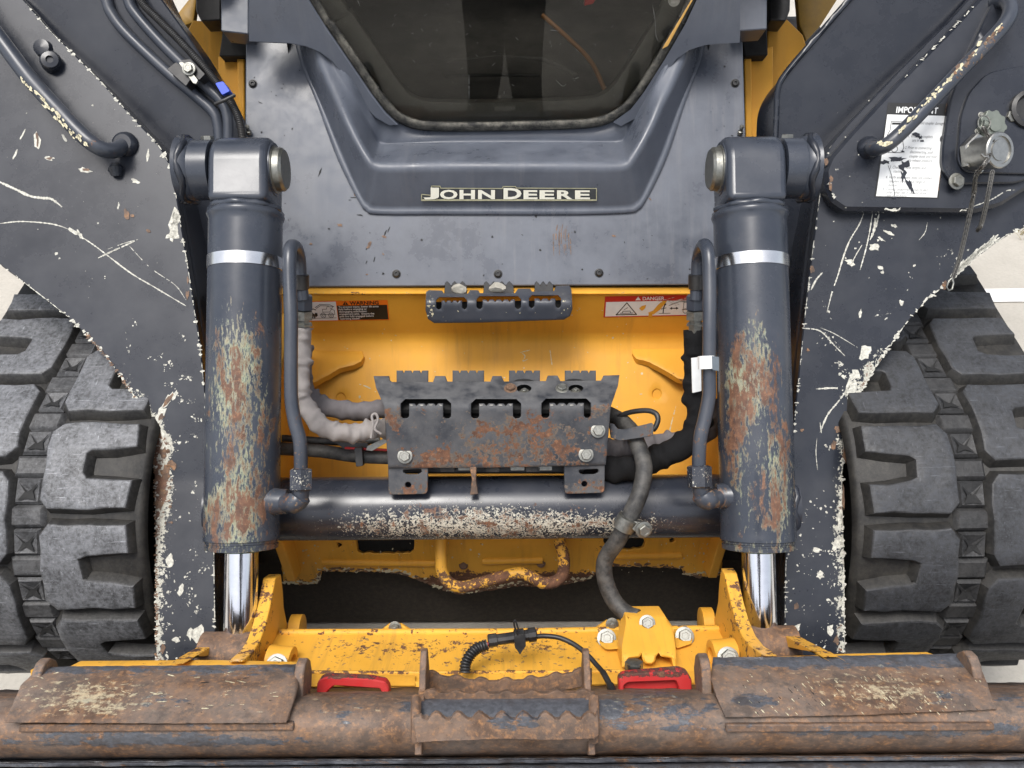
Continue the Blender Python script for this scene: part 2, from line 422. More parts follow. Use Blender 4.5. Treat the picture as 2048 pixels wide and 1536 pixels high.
def m_fabric(name, c):
    t = MT(name); w = t.N('ShaderNodeTexWave', wave_type='BANDS'); w.bands_direction = 'DIAGONAL'; t.set(w.inputs['Vector'], t.pos); w.inputs['Scale'].default_value = 190; w.inputs['Distortion'].default_value = 1.5
    n = t.noise(25, 6, .65); f = t.noise(300, 3, .6)
    col = t.mix(t.mr(n, .3, .7), tuple(q * .62 for q in c), c); col = t.mix(t.math('MULTIPLY', w.outputs['Fac'], .28), col, tuple(q * .45 for q in c))
    t.bump(t.math('ADD', t.math('MULTIPLY', w.outputs['Fac'], .6), t.math('MULTIPLY', f, .4)), .5, .0012)
    return t.out(col, .9, spec=.2)
M_fab = m_fabric('grey_sleeve', (.37, .34, .325)); M_fab2 = m_fabric('dark_grey_sleeve', (.20, .185, .19)); M_fabk = m_fabric('black_sleeve', (.012, .012, .013))
def m_rust(name, paintc=(.058, .061, .070), grey=.5):
    """rusty worn steel: attributes paint (old paint left) and cream (pale scuffs)"""
    t = MT(name); P = t.attr('paint'); C = t.attr('cream')
    n1 = t.noise(38, 8, .68); n2 = t.noise(150, 6, .7); n3 = t.noise(12, 5, .6); n4 = t.noise(420, 4, .7)
    st = t.noise(1, 6, .7, t.mapped((55, 160, 160), (0, 0, .5)))
    c = t.mix(t.mr(n1, .35, .65), (.072, .042, .027), (.185, .112, .072))
    c = t.mix(t.mr(n2, .50, .70), c, (.33, .165, .070))
    c = t.mix(t.math('MULTIPLY', t.mr(n3, .4, .62), grey), c, (.21, .178, .155))
    c = t.mix(t.mr(n4, .60, .75), c, (.045, .028, .02))
    pm = t.mr(t.math('MULTIPLY_ADD', P, 1.0, t.math('ADD', t.math('MULTIPLY', n1, .5), t.math('MULTIPLY', st, .5))), .70, .75)
    pcol = t.mix(t.mr(n2, .4, .65), paintc, tuple(q * 1.7 for q in paintc))
    c = t.mix(pm, c, pcol)
    cm = t.mr(t.math('MULTIPLY_ADD', C, 1.0, t.math('ADD', t.math('MULTIPLY', n2, .45), t.math('MULTIPLY', st, .55))), .74, .82)
    c = t.mix(t.math('MULTIPLY', cm, .62), t.mix(t.math('MULTIPLY', t.mr(t.noise(24, 6, .7), .52, .62), .55), c, (.045, .034, .028)), (.50, .45, .30))
    t.bump(t.math('ADD', t.math('MULTIPLY', n2, .6), t.math('ADD', t.math('MULTIPLY', n1, .5), t.math('MULTIPLY', pm, .3))), .55, .0022)
    return t.out(c, t.mr(pm, 0, 1, .62, .38), .0, .45)
M_rust = m_rust('rusted_steel'); M_rustd = m_rust('dark_rusted_steel', grey=.1)
def m_track(name, top):
    t = MT(name); n1 = t.noise(26, 8, .7); n2 = t.noise(160, 6, .7)
    s1 = t.noise(1, 5, .75, t.mapped((18, 300, 300), (.5, .2, .9))); s2 = t.noise(1, 5, .75, t.mapped((320, 16, 200), (.3, .8, .2)))
    w = t.attr('top')
    c = t.mix(t.mr(n1, .3, .7), (.009, .0085, .008), (.022, .021, .019))
    d = t.math('MULTIPLY', t.mr(t.math('ADD', t.math('MULTIPLY', n1, .55), t.math('MULTIPLY', n2, .45)), .44, .62), .55)
    c = t.mix(t.math('MULTIPLY', d, .28), c, (.15, .135, .11))
    tm = t.math('MULTIPLY', w, t.mr(t.math('ADD', t.math('MULTIPLY', n1, .4), t.math('MULTIPLY', n2, .6)),   .38, .60, .18, 1))
    c = t.mix(tm, c, top)
    sc_ = t.math('MULTIPLY', t.mr(t.math('MAXIMUM', s1, s2), .60, .72), t.math('MULTIPLY', w, .6))
    c = t.mix(sc_, c, tuple(min(1, q * 3.0) for q in top))
    t.bump(t.math('ADD', t.math('MULTIPLY', n2, .6), t.math('MULTIPLY', n1, .6)), .5, .002)
    return t.out(c, t.mr(tm, 0, 1, .62, .48), 0.0, .5)
M_lug = m_track('scuffed_track_rubber', (.165, .170, .182)); M_lug2 = m_track('dark_track_rubber', (.046, .049, .056))
def m_conc():
    t = MT('concrete'); n1 = t.noise(3, 8, .65); n2 = t.noise(90, 6, .75); n3 = t.noise(.5, 3, .5)
    c = t.mix(t.mr(n1, .3, .7), (.40, .375, .33), (.50, .475, .42)); c = t.mix(t.math('MULTIPLY', t.mr(n2, .45, .75), .35), c, (.24, .22, .19))
    c = t.mix(t.math('MULTIPLY', t.mr(n3, .4, .65), .25), c, (.35, .33, .29))
    t.bump(n2, .35, .003); return t.out(c, .85, spec=.3)
M_conc = m_conc()
def m_glass():
    t = MT('window_glass'); t.b.inputs['Transmission Weight'].default_value = 1.0; t.b.inputs['IOR'].default_value = 1.32
    n = t.noise(9, 6, .7); sc_ = t.noise(1, 4, .8, t.mapped((30, 30, 420), (.5, .3, .9)))
    return t.out((.55, .55, .52), t.math('ADD', t.mr(n, .4, .7, .0, .02), .0))
M_glass = m_glass()
def m_seal():
    t = MT('dusty_seal'); n = t.noise(60, 8, .75); n2 = t.noise(14, 4, .6)
    c = t.mix(t.math('MULTIPLY', t.mr(n, .40, .62), t.mr(n2, .35, .6, .4, 1)), (.018, .018, .017), (.16, .15, .125)); t.bump(n, .25, .002); return t.out(c, .8)
M_seal = m_seal()
# ------------------------------------------------------------------ ground
def grid(name, x0, x1, y0, y1, z, nx, ny, mat):
    V = [(x0 + (x1 - x0) * i / nx, y0 + (y1 - y0) * j / ny, z) for j in range(ny + 1) for i in range(nx + 1)]
    F = [(j * (nx + 1) + i, j * (nx + 1) + i + 1, (j + 1) * (nx + 1) + i + 1, (j + 1) * (nx + 1) + i) for j in range(ny) for i in range(nx)]
    return mesh(name, V, F, mat)
tag(grid('pavement', -120, 120, -120, 120, 0, 8, 8, M_conc), kind='structure')
a_, b_ = onZ(2048, 603, .004), onZ(2048, 577, .004)
tag(grid('parking_line', 1.15, 9.0, a_.y, b_.y, .004, 20, 1, M_line), kind='structure')
# ------------------------------------------------------------------ the loader
LD = thing('track_loader', 'yellow and dark grey compact track loader seen close up from the front', 'track loader', (0, 1.6, 0))
# --- sloping front panel with the sculpted door shroud
PA, PN = Vector((0, 1.298, .624)), Vector((0, -.763, .647))
panel = lambda x, y: onP(x, y, PA, PN)
FOOT = [(598, 60), (612, 128), (652, 222), (690, 314), (724, 390), (738, 408), (760, 415), (880, 415), (1010, 415), (1140, 415), (1248, 413), (1270, 406), (1284, 388), (1318, 312), (1352, 220), (1390, 128), (1404, 60)]
RIDGE = [(628, 60, 1.52), (641, 128, 1.492), (680, 214, 1.452), (714, 280, 1.415), (738, 318, 1.393), (752, 329, 1.388), (778, 332, 1.386), (885, 330, 1.384), (1010, 330, 1.384), (1135, 330, 1.384), (1222, 331, 1.386), (1250, 328, 1.388), (1262, 316, 1.393), (1288, 276, 1.415), (1322, 212, 1.452), (1362, 128, 1.492), (1376, 60, 1.52)]
LEDGE = [(655, 60, 1.528), (668, 130, 1.502), (705, 206, 1.474), (735, 256, 1.484), (752, 284, 1.5), (766, 291, 1.5), (790, 291, 1.5), (890, 289, 1.5), (1010, 288, 1.5), (1130, 288, 1.5), (1212, 288, 1.5), (1236, 287, 1.5), (1252, 280, 1.5), (1274, 246, 1.484), (1304, 196, 1.474), (1340, 122, 1.502), (1352, 60, 1.528)]
SEAL = [(640, 40), (660, 68), (702, 132), (742, 190), (772, 226), (798, 246), (838, 260), (900, 263), (1010, 262), (1120, 259), (1185, 255), (1226, 243), (1262, 220), (1292, 182), (1330, 122), (1362, 66), (1378, 40)]
GY = 1.495
def rs(P):
    Q = [Vector((p[0], p[1], p[2] if len(p) > 2 else 0)) for p in P]; out = crm(Q, 6)
    return out
rowF = [panel(p.x, p.y) for p in rs(FOOT)]
rowR = [onY(p.x, p.y, p.z) for p in rs(RIDGE)]
rowL = [onY(p.x, p.y, p.z) for p in rs(LEDGE)]
rowS = [onY(p.x, p.y, GY + .012) for p in rs(SEAL)]
rowF0 = [f + (f - r).normalized() * 0 + Vector((0, -.70 * 0, 0)) for f, r in zip(rowF, rowR)]
def pdir(f, r):
    d = (f - r); d -= PN * d.dot(PN); return f + d.normalized() * .014 + PN * .0005
rowF0 = [pdir(f, r) for f, r in zip(rowF, rowR)]
cols = [fillet([a, b, c, d, e], [0, .008, .013, .010, 0], 6) for a, b, c, d, e in zip(rowF0, rowF, rowR, rowL, rowS)]
rows = list(map(list, zip(*cols)))
wp = lambda x, y, c: .10 * blob(x, y, 735, 400, 40, 25) + .04 * (y > 440)
shroud = strip('door_shroud', rows, M_panel, LD, .004, ang=60)
foothole = [proj(p + PN * 0) for p in rowF0]
inner = [proj(q) for q in rowF]
fp = plate('front_panel', [(492, 40), (490, 300), (489, 566), (491, 571), (500, 574), (1480, 569), (1489, 566), (1491, 560), (1491, 270), (1484, 40)] + [p for p in reversed(inner) if p[1] > 41], panel, .006, M_panel, LD, step=16, cham=2)
mk = Marks(panel, .0006)
for (x, y, l, an) in ((736, 493, 8, -1.0), (770, 468, 7, -1.1), (777, 460, 7, -1.2), (733, 524, 4, -1.2), (748, 520, 5, -1.3), (720, 430, 6, .2), (706, 395, 5, .1), (640, 345, 9, -1.2), (836, 372, 8, .1), (520, 205, 4, .4), (590, 480, 6, .3), (700, 400, 3, 0)):
    mk.chip(x, y, l, l * .22, an)
mk.scatter(600, 430, 1380, 560, 26, (1, 3.0)); mk.scatter(500, 120, 610, 540, 18, (1, 2.6)); mk.scatter(1400, 120, 1480, 400, 10, (1, 2.4))
mk.done('dark_scuffs', M_gap, fp)
mk = Marks(panel, .0008)
for i in range(9):
    x = 1108 + i * 4 + random.uniform(-2, 2); mk.line([(x + 3, 440 + random.uniform(0, 30)), (x, 470), (x + 1, 495 + random.uniform(0, 20))], 1.5, .6, .25)
for (x, y, l, an) in ((738, 490, 6, -1.0), (769, 474, 5, .2), (719, 397, 6, .4), (712, 388, 7, 1.2), (756, 414, 5, 0), (948, 338, 7, .1), (733, 549, 3, 0), (1228, 472, 4, 0), (766, 508, 3, 1), (622, 488, 4, .2), (680, 450, 6, .2), (1300, 398, 3, .8)):
    mk.chip(x, y, l, l * .5, an)
mk.done('rust_chips', M_rustd, fp)
def screw(px, py, sf, parent, r=.0065):
    p = sf(px, py); n = (CAM - p).normalized() * .25 + PN * .75
    lathe('screw', p - n * .002, n, [(0, r * 1.25), (.003, r * 1.25), (.0032, r), (.006, r * .95), (.0075, r * .7), (.0076, r * .45), (.005, r * .42), (.005, .0001)], M_black, parent, 18)
for q in ((793, 548), (996, 548), (1198, 546), (506, 168), (1470, 167)): screw(*q, panel, fp)
# nameplate lettering
def onshroud(x, y):
    # lower shroud face between ridge and foot (find it by interpolation at the centre line)
    zf, zr = panel(1010, 415), onY(1010, 330, 1.384)
    n = Vector((0, zr.z - zf.z, -(zr.y - zf.y))).normalized()
    return onP(x, y, zf, n)
dn = Decal([(843, 372), (1193, 374), (1193, 401), (843, 401)], onshroud, 350, 28, .006)
Pb = [(0, 0), (350, 0), (350, 25), (190, 25), (188, 28), (163, 28), (162, 24), (38, 24), (37, 28), (20, 28), (20, 10), (0, 12)]
npl = prism('nameplate', [dn.pt(*q) for q in Pb], (panel(1010, 415) - onY(1010, 330, 1.384)).cross(Vector((1, 0, 0))).normalized() * .0012, M_letbg, LD, label='khaki edged strip behind the ivory lettering')
mesh('khaki_border', *joinm(dn.line(Pb, 1.6, .0016, True), dn.rect(0, 0, 350, 2.4, .0016)), M_khaki, npl, smooth=False)
def fit(V, x0, x1, y0, y1):
    xs = [v.x for v in V]; ys = [v.y for v in V]; a, b, c, d = min(xs), max(xs), min(ys), max(ys)
    return [Vector((x0 + (v.x - a) / (b - a) * (x1 - x0), y0 + (v.y - c) / (d - c) * (y1 - y0), 0)) for v in V]
SP = [('J', 4, 35, 2, 25), ('O', 37, 72, 2.5, 21), ('H', 76, 107, 2.5, 21), ('N', 113, 147, 2.5, 21), ('D', 164, 200, 2.5, 25), ('E', 204, 232, 2.5, 21), ('E', 236, 266, 2.5, 21), ('R', 271, 302, 2.5, 21), ('E', 307, 337, 2.5, 21)]
for ch, x0, x1, y0, y1 in SP:
    V, F = text_data(ch, 1, bold=.035); V = fit(V, x0, x1, y0, y1)
    mesh('letter', [dn.pt(v.x, v.y, .0022) for v in V], F, M_letter, npl, smooth=False)
    mesh('letter_outline', [dn.pt(v.x + (v.x - (x0 + x1) / 2) * .10 , v.y + (v.y - (y0 + y1) / 2) * .14, .0015) for v in V], F, M_ink, npl, smooth=False)
# --- door frame, seal and glass (upright plane)
gl = lambda Y: (lambda x, y: onY(x, y, Y))
SO = [(330, -560), (610, -14), (655, 58), (700, 124), (742, 186), (772, 224), (798, 245), (838, 259), (900, 263), (1010, 262), (1120, 259), (1185, 255), (1226, 243), (1262, 219), (1290, 183), (1330, 120), (1372, 48), (1402, -14), (1690, -560)]
def inset(P, d):
    out = []
    for i in range(len(P)):
        t = Vector(P[min(i + 1, len(P) - 1)]) - Vector(P[max(i - 1, 0)]); n = Vector((t.y, -t.x)).normalized(); out.append(Vector(P[i]) + n * d)
    return out
SI = inset(SO, 21)
so_ = crm([Vector((*p, 0)) for p in SO], 5); si_ = crm([Vector((*p, 0)) for p in SI], 5)
srows = []
for a in range(9):
    t = a / 8; h = .010 * math.sin(math.pi * t) ** .6
    srows.append([onY(o.x + (i.x - o.x) * t, o.y + (i.y - o.y) * t, GY + .006 - h) for o, i in zip(so_, si_)])
strip('window_seal', srows, M_seal, LD, .004, ang=70)
gpoly = [(p.x, p.y) for p in crm([Vector((*p, 0)) for p in inset(SO, 12)], 3)]
V = [onY(x, y, GY) for x, y in gpoly]
gl_o = prism('windscreen', V, Vector((0, .006, 0)), M_glass, LD)
inn = inset(SO, 58); inn_ = crm([Vector((*p, 0)) for p in inn], 5); o2 = crm([Vector((*p, 0)) for p in inset(SO, 6)], 5)
strip('inner_door_frame', [[onY(p.x, p.y, GY + .022) for p in o2], [onY(p.x, p.y, GY + .022) for p in inn_], [onY(p.x, p.y, GY + .024) + Vector((0, .02, 0)) for p in inn_]], plain('inner_frame_paint', (.15, .145, .13), .6), LD, .003)
mk = Marks(gl(GY - .001), .0003)
for _ in range(60):
    x, y = random.uniform(680, 1340), random.uniform(5, 225); mk.line([(x, y), (x + random.uniform(-6, 6), y + random.uniform(-6, 6))], .7, .5)
for q in ([(1305, 10), (1310, 40), (1312, 70), (1318, 85)], [(1112, 160), (1125, 172), (1135, 166)], [(1145, 158), (1158, 155)], [(938, 150), (938, 200)], [(1100, 60), (1120, 62)], [(715, 0), (720, 12)]): mk.line(q, 1.2, .5, .2)
mk.done('glass_scratches', plain('scratch_grey', (.10, .10, .095), .7), gl_o)
# cab interior seen through the glass
cabin = plain('cab_trim', (.020, .019, .017), .7, var=.2, sc=9, bmp=.03, dust=.25)
V, F = box_data((0, 2.01, 1.30), WAX, (.385, .44, .44)); F = [f for k, f in enumerate(F) if k != 2]
mesh('cab_interior', V, F, cabin, LD, smooth=False)
def inside(x, y, Y): return onY(x, y, Y)
V = []
tube('seat_edge', [inside(*q) for q in ((820, 225, 1.62), (850, 170, 1.66), (900, 125, 1.7), (1000, 115, 1.72), (1090, 120, 1.7), (1150, 150, 1.66), (1200, 200, 1.62))], .008, cabin, LD, 10)
strip('footwell_floor', [[inside(x, y, Y) for x in range(640, 1400, 40)] for y, Y in ((215, 1.55), (150, 1.65), (90, 1.75), (40, 1.85), (-20, 2.0), (-120, 2.3))], cabin, LD)
tube('floor_ridge', [inside(*q) for q in ((890, 150, 1.62), (1000, 149, 1.62), (1080, 150, 1.62))], .004, cabin, LD, 8)
tube('orange_cable', crm([inside(*q) for q in ((1085, 30, 1.72), (1130, 70, 1.68), (1180, 120, 1.62), (1210, 180, 1.56), (1228, 215, 1.56))], 6), .0045, plain('orange_cable_skin', (.20, .085, .02), .5), LD, 10)
prism('red_latch', [inside(x, y, 1.56) for x, y in ((1172, -10), (1198, -12), (1186, 8), (1168, 12))], Vector((0, .02, 0)), M_redv, LD, .002)
lathe('window_bolt', onY(1348, 0, GY - .002), (0, -1, 0), [(0, .010), (.003, .010), (.003, .006), (.008, .006), (.008, .0001)], M_zinc, LD, 18)
prism('amber_reflector_strip', [onY(x, y, GY - .006) for x, y in ((1383, 0), (1389, -6), (1336, 92), (1325, 98))], Vector((0, .004, 0)), plain('amber_strip', (.62, .36, .10), .4), LD, .0006)
# cab front frame pieces beside the glass
LF = [(320, -560), (497, -560), (497, 60), (498, 84), (535, 86), (580, 88), (612, 94), (640, 106), (664, 124), (690, 158), (722, 205), (750, 236), (778, 252), (796, 250), (770, 225), (742, 188), (700, 126), (655, 60), (608, -14), (330, -560)]
RF = [(1690, -560), (1402, -14), (1372, 50), (1330, 122), (1290, 185), (1262, 221), (1228, 245), (1242, 250), (1268, 236), (1302, 190), (1330, 146), (1352, 116), (1378, 98), (1410, 88), (1440, 85), (1478, 84), (1479, -560)]
plate('door_frame', LF, gl(GY - .004), .035, M_panel, LD, step=22, cham=2, back=Vector((0, 1, 0)))
plate('door_frame', RF, gl(GY - .004), .035, M_panel, LD, step=22, cham=2, back=Vector((0, 1, 0)))
# --- yellow body behind the arms and its dark covers
fl = lambda d: (lambda x, y: at(x, y, d))
pl = lambda n, P, d, th, m_, r=3, lab=None: plate(n, rpoly(P, r), fl(d), th, m_, LD, step=30, cham=2, label=lab)
pl('body_side', [(362, 84), (386, 40), (446, 48), (446, 330), (400, 330), (412, 190)], 1.70, .05, M_yel)
pl('body_flange', [(436, 112), (489, 110), (490, 330), (440, 330)], 1.63, .012, M_yel)
pl('flange_lip', [(474, 111), (488, 110), (489, 330), (478, 330)], 1.615, .02, M_yel)
pl('corner_cover', [(440, -300), (497, -300), (497, 68), (442, 62)], 1.47, .05, M_panel)
pl('recess_dark_box', [(446, 58), (495, 62), (495, 112), (438, 112)], 1.60, .05, M_gap)  # black box standing in for the dark recess under the corner cover
pl('cab_post', [(386, -300), (441, -300), (441, 40), (402, 42), (392, 22)], 1.62, .05, M_black)
pl('fender_edge', [(250, -200), (400, -60), (386, 44), (336, 62), (342, 44), (392, -20)], 1.95, .02, plain('olive_yellow', (.30, .17, .02), .5))
pl('body_side', [(1535, 62), (1574, 38), (1606, 70), (1612, 90), (1600, 330), (1500, 330), (1535, 112)], 1.70, .05, M_yel)
pl('body_flange', [(1490, 110), (1546, 92), (1546, 330), (1494, 330)], 1.63, .012, M_yel)
pl('flange_lip', [(1489, 112), (1503, 110), (1506, 330), (1494, 330)], 1.615, .02, M_yel)
pl('corner_cover', [(1472, -300), (1535, -300), (1534, 58), (1474, 62)], 1.47, .05, M_panel)
pl('recess_dark_box', [(1480, 60), (1534, 58), (1536, 110), (1490, 112)], 1.60, .05, M_gap)  # same black stand-in for the dark recess on the right
pl('cab_post', [(1537, -300), (1590, -300), (1580, 20), (1572, 42), (1540, 40)], 1.62, .05, M_black)
pl('fender_edge', [(1590, -60), (1700, -200), (1800, -200), (1642, 50), (1612, 82), (1600, 50)], 1.95, .02, bpy.data.materials['olive_yellow'])
# upper works out of the picture, added to shade the front: cab roof and walls, engine hood, arm rails and towers
def upper(nm, c, h, mat): V, F = box_data(c, WAX, h); return bevel(mesh(nm, V, F, mat, LD), .02, 3)
upper('cab_roof', (0, 2.05, 2.08), (.56, .66, .05), M_grey)
for s_ in (-1, 1):
    upper('cab_pillar', (s_ * .49, 1.52, 1.75), (.05, .05, .30), M_grey); upper('cab_wall', (s_ * .50, 2.05, 1.55), (.03, .50, .50), M_grey)
    prism('arm_rail', [(s_ * .60, 1.45, 1.40), (s_ * .60, 1.62, 1.20), (s_ * .60, 2.3, 1.52), (s_ * .60, 3.25, 1.78), (s_ * .60, 3.25, 2.02), (s_ * .60, 2.2, 1.86)], Vector((s_ * .18, 0, 0)), M_arm, LD, .012)
    upper('rear_tower', (s_ * .70, 3.05, 1.15), (.10, .25, .72), M_yel); upper('track_frame', (s_ * .66, 2.3, .40), (.10, .9, .22), M_gap)
upper('engine_hood', (0, 3.0, 1.05), (.56, .45, .62), M_yel)
# dark chassis masses added to block light behind and beneath what is in view
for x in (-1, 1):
    V, F = box_data((x * .475, 1.95, .42), WAX, (.03, .60, .20)); mesh('chassis_blackout_wall', V, F, M_gap, LD, smooth=False)  # added black wall, darkens the gap beside the front panel
V, F = box_data((0, 2.15, .46), WAX, (.44, .70, .18)); mesh('chassis_shade_box', V, F, M_gap, LD, smooth=False)  # added dark box, keeps the ground below in shade
V, F = box_data((0, 2.62, 1.30), WAX, (.50, .15, .62)); mesh('cab_light_block', V, F, M_gap, LD, smooth=False)  # added box, stops light coming through from behind
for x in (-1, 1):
    V, F = box_data((x * .50, 1.70, .20), WAX, (.025, .80, .165)); mesh('undercarriage_light_block', V, F, M_gap, LD, smooth=False)  # added skirts, cut side light off the ground beneath
V, F = box_data((0, 1.98, .102), WAX, (.47, .97, .090)); mesh('belly_shade_block', V, F, plain('belly_shade_brown', (.035, .029, .022), .95, var=.5, sc=120, bmp=.6), LD, smooth=False)  # dark brown block standing in for the shaded ground below the apron
# --- yellow front frame
FD = dl((560, 1.505), (586, 1.482), (666, 1.560), (676, 1.570), (700, 1.572), (980, 1.53)); fs = surf(FD)
wy = lambda x, y, c: .16 * blob(x, y, 1000, 592, 420, 8) + .06 * blob(x, y, 900, 790, 300, 120) + .06
fpl = plate('frame_plate', [(548, 586), (1452, 582), (1452, 1010), (548, 1010)], fs, .012, M_yel, LD, step=14, cham=2,
            holes=[[(681 + 9 * math.cos(a * .5236), 796 + 10 * math.sin(a * .5236)) for a in range(12)], [(1314 + 9 * math.cos(a * .5236), 788 + 10 * math.sin(a * .5236)) for a in range(12)]], attrs={'wear': wy}, ang=60)
for q in ((681, 796), (1314, 788)): lathe('hole_plug', fs(*q) + _a * .006, -_a, [(0, .012), (.002, .012), (.002, .0001)], M_yel, fpl, 16)
strip('frame_lip', [[at(x, y, d) for x in range(548, 1460, 48)] for y, d in ((573, 1.515), (584, 1.482), (587, 1.479), (590, 1.481))], M_yel, fpl, .004, attrs={'wear': lambda x, y, c: .3 * (y > 583)})
mk = Marks(fs, .0006)
mk.scatter(610, 690, 1390, 880, 70, (.8, 2.6)); mk.scatter(600, 600, 1390, 690, 40, (.8, 2))
for q in ([(1042, 704), (1050, 712), (1046, 722), (1056, 718)], [(1100, 700), (1104, 730)], [(718, 768), (735, 774), (752, 784)], [(1352, 812), (1342, 850), (1336, 880)], [(1040, 705), (1060, 700)]): mk.line(q, 1.8, .6, .15)
mk.done('pale_nicks', M_cream, fpl)
# torch-cut stop brackets
for P in ([(560, 698), (724, 702), (728, 712), (722, 722), (704, 730), (678, 736), (655, 750), (628, 764), (602, 769), (560, 770)], [(1440, 690), (1266, 694), (1264, 706), (1272, 716), (1300, 724), (1330, 740), (1356, 756), (1390, 764), (1440, 764)]):
    n = Vector((0, -.22, .975)).normalized(); p0 = fs(P[1][0], 702)
    sfb = lambda x, y: onP(x, y, p0 + Vector((0, -.01, 0)), n)
    plate('stop_bracket', P, sfb, .014, M_yel, LD, step=9, cham=1.5, rough=.6, back=-n, attrs={'wear': lambda x, y, c, P=P: .28 * (y > 735)})
# lower front apron with tow bar
AP = dl((1070, 1.424), (1180, 1.512)); sa = surf(AP)
AO = [(555, 1060), (1446, 1054), (1445, 1135), (1441, 1152), (1400, 1155), (1369, 1150), (1364, 1137), (1300, 1134), (1224, 1133), (1198, 1147), (1170, 1162), (1132, 1168), (1100, 1178), (1040, 1172), (985, 1180), (920, 1190), (884, 1180), (850, 1166), (810, 1150), (770, 1144), (640, 1143), (636, 1168), (600, 1170), (566, 1166)]
oval = lambda x0, x1, y0, y1: rpoly([(x0, y0), (x1, y0), (x1, y1), (x0, y1)], 14, 5)
rnd = lambda x, y, r: [(x + r * math.cos(a * .5236), y + r * math.sin(a * .5236)) for a in range(12)]
apron = plate('front_apron', AO, sa, .014, M_yelworn, LD, step=7, cham=2, rough=1.5, holes=[oval(712, 828, 1066, 1106), oval(1208, 1290, 1062, 1098), rnd(678, 1090, 5), rnd(1345, 1080, 5), rnd(716, 1090, 9)][:4],
              attrs={'wear': lambda x, y, c: .55 * smo(y, 1128 + 14 * (x < 900), 1175) * (.4 + .6 * blob(x, y, 1010, 1165, 230, 60)) + .12})
for P in ([(645, 1124), (870, 1126)], [(965, 1122), (1085, 1120)], [(1232, 1112), (1362, 1110)]):
    tube('apron_rib', [sa(P[0][0], P[0][1]), sa((P[0][0] + P[1][0]) / 2, (P[0][1] + P[1][1]) / 2), sa(*P[1])], .007, M_yel, apron, 10)
mk = Marks(sa, .0006); mk.scatter(566, 1088, 640, 1165, 26, (.8, 3)); mk.scatter(1230, 1085, 1440, 1150, 50, (.8, 3), rot=-1.2); mk.scatter(640, 1085, 1230, 1140, 50, (.8, 2.5))
for x in range(1368, 1440, 5): mk.chip(x, 1148 + random.uniform(-4, 3), 4, 2)
for x in range(568, 636, 5): mk.chip(x, 1166 + random.uniform(-3, 2), 4, 2)
for p in dens(AO[9:22], 5, False):
    if random.random() < .7: mk.chip(p.x, p.y - random.uniform(1, 9), random.uniform(2, 6), random.uniform(1, 3.4), random.uniform(-.4, .4))
mk.done('pale_scrapes', M_cream, apron)
mk = Marks(sa, .0009)
for p in dens(AO[2:22], 5, False):
    if random.random() < .6: mk.chip(p.x, p.y - random.uniform(0, 7), random.uniform(2, 7), random.uniform(1, 3), random.uniform(-.3, .3))
mk.done('rusty_edge', M_rustd, apron)
TB = [(882, 1078, 1.405), (882, 1110, 1.40), (884, 1142, 1.40), (896, 1164, 1.40), (922, 1174, 1.40), (960, 1166, 1.405), (1000, 1154, 1.41), (1040, 1146, 1.41), (1066, 1156, 1.405), (1088, 1166, 1.40), (1112, 1162, 1.40), (1126, 1146, 1.40), (1127, 1112, 1.40), (1118, 1078, 1.405)]
tube('tow_bar', crm([at(*q) for q in TB], 6), .0104, M_yelworn, LD, 14, attrs={'wear': lambda x, y, c: .17 + .15 * smo(y, 1120, 1160) + .10 * (x > 1100)})
# dark skirt added behind the apron to block light
V, F = box_data((0, 1.02, .27), WAX, (.40, .015, .06)); mesh('apron_light_block', V, F, M_gap, LD, smooth=False)
for s in (-1, 1):
    P = [(.36 * s, .90, .50), (.36 * s, .93, .24), (.36 * s, 1.10, .16), (.36 * s, 1.4, .2), (.36 * s, 1.2, .62)]
    prism('frame_cheek', P, Vector((.016 * s, 0, 0)), M_yel, LD, .002)
# --- bolts: one mesh shared by all
def hexbolt_mesh(name, mat, washer=True, nut=False):
    parts = []
    if washer: parts.append(lathe_data((0, 0, 0), (0, 0, 1), [(0, 1.35), (.22, 1.35), (.25, 1.25), (.25, .5)], 20))
    parts.append(lathe_data((0, 0, .2), (0, 0, 1), [(0, 1), (.62, 1), (.72, .90), (.72, .55), (.66, .5), (.66, .001)], 6))
    if nut: parts.append(lathe_data((0, 0, .6), (0, 0, 1), [(0, .5), (.75, .5), (.82, .42), (.82, .001)], 14))
    V, F = joinm(*parts); o = mesh(name, V, F, mat); me = o.data; bpy.data.objects.remove(o); return me
BM = {'z': hexbolt_mesh('bolt', M_zinc), 'n': hexbolt_mesh('nut', M_zinc, nut=True), 'r': hexbolt_mesh('rusty_bolt', M_rustd), 'k': hexbolt_mesh('black_bolt', M_black)}
def bolt(p, n, r, kind='z', parent=None, name='bolt', spin=None):
    q = Vector(n).to_track_quat('Z', 'Y').to_matrix().to_4x4() @ Matrix.Rotation(random.uniform(0, 1) if spin is None else spin, 4, 'Z') @ Matrix.Scale(r, 4)
    o = bpy.data.objects.new(name, BM[kind]); return link(o, parent, Matrix.Translation(p) @ q)
for q in ((927, 1130), (1082, 1126)): bolt(sa(*q), -_a, .006, 'r', apron)
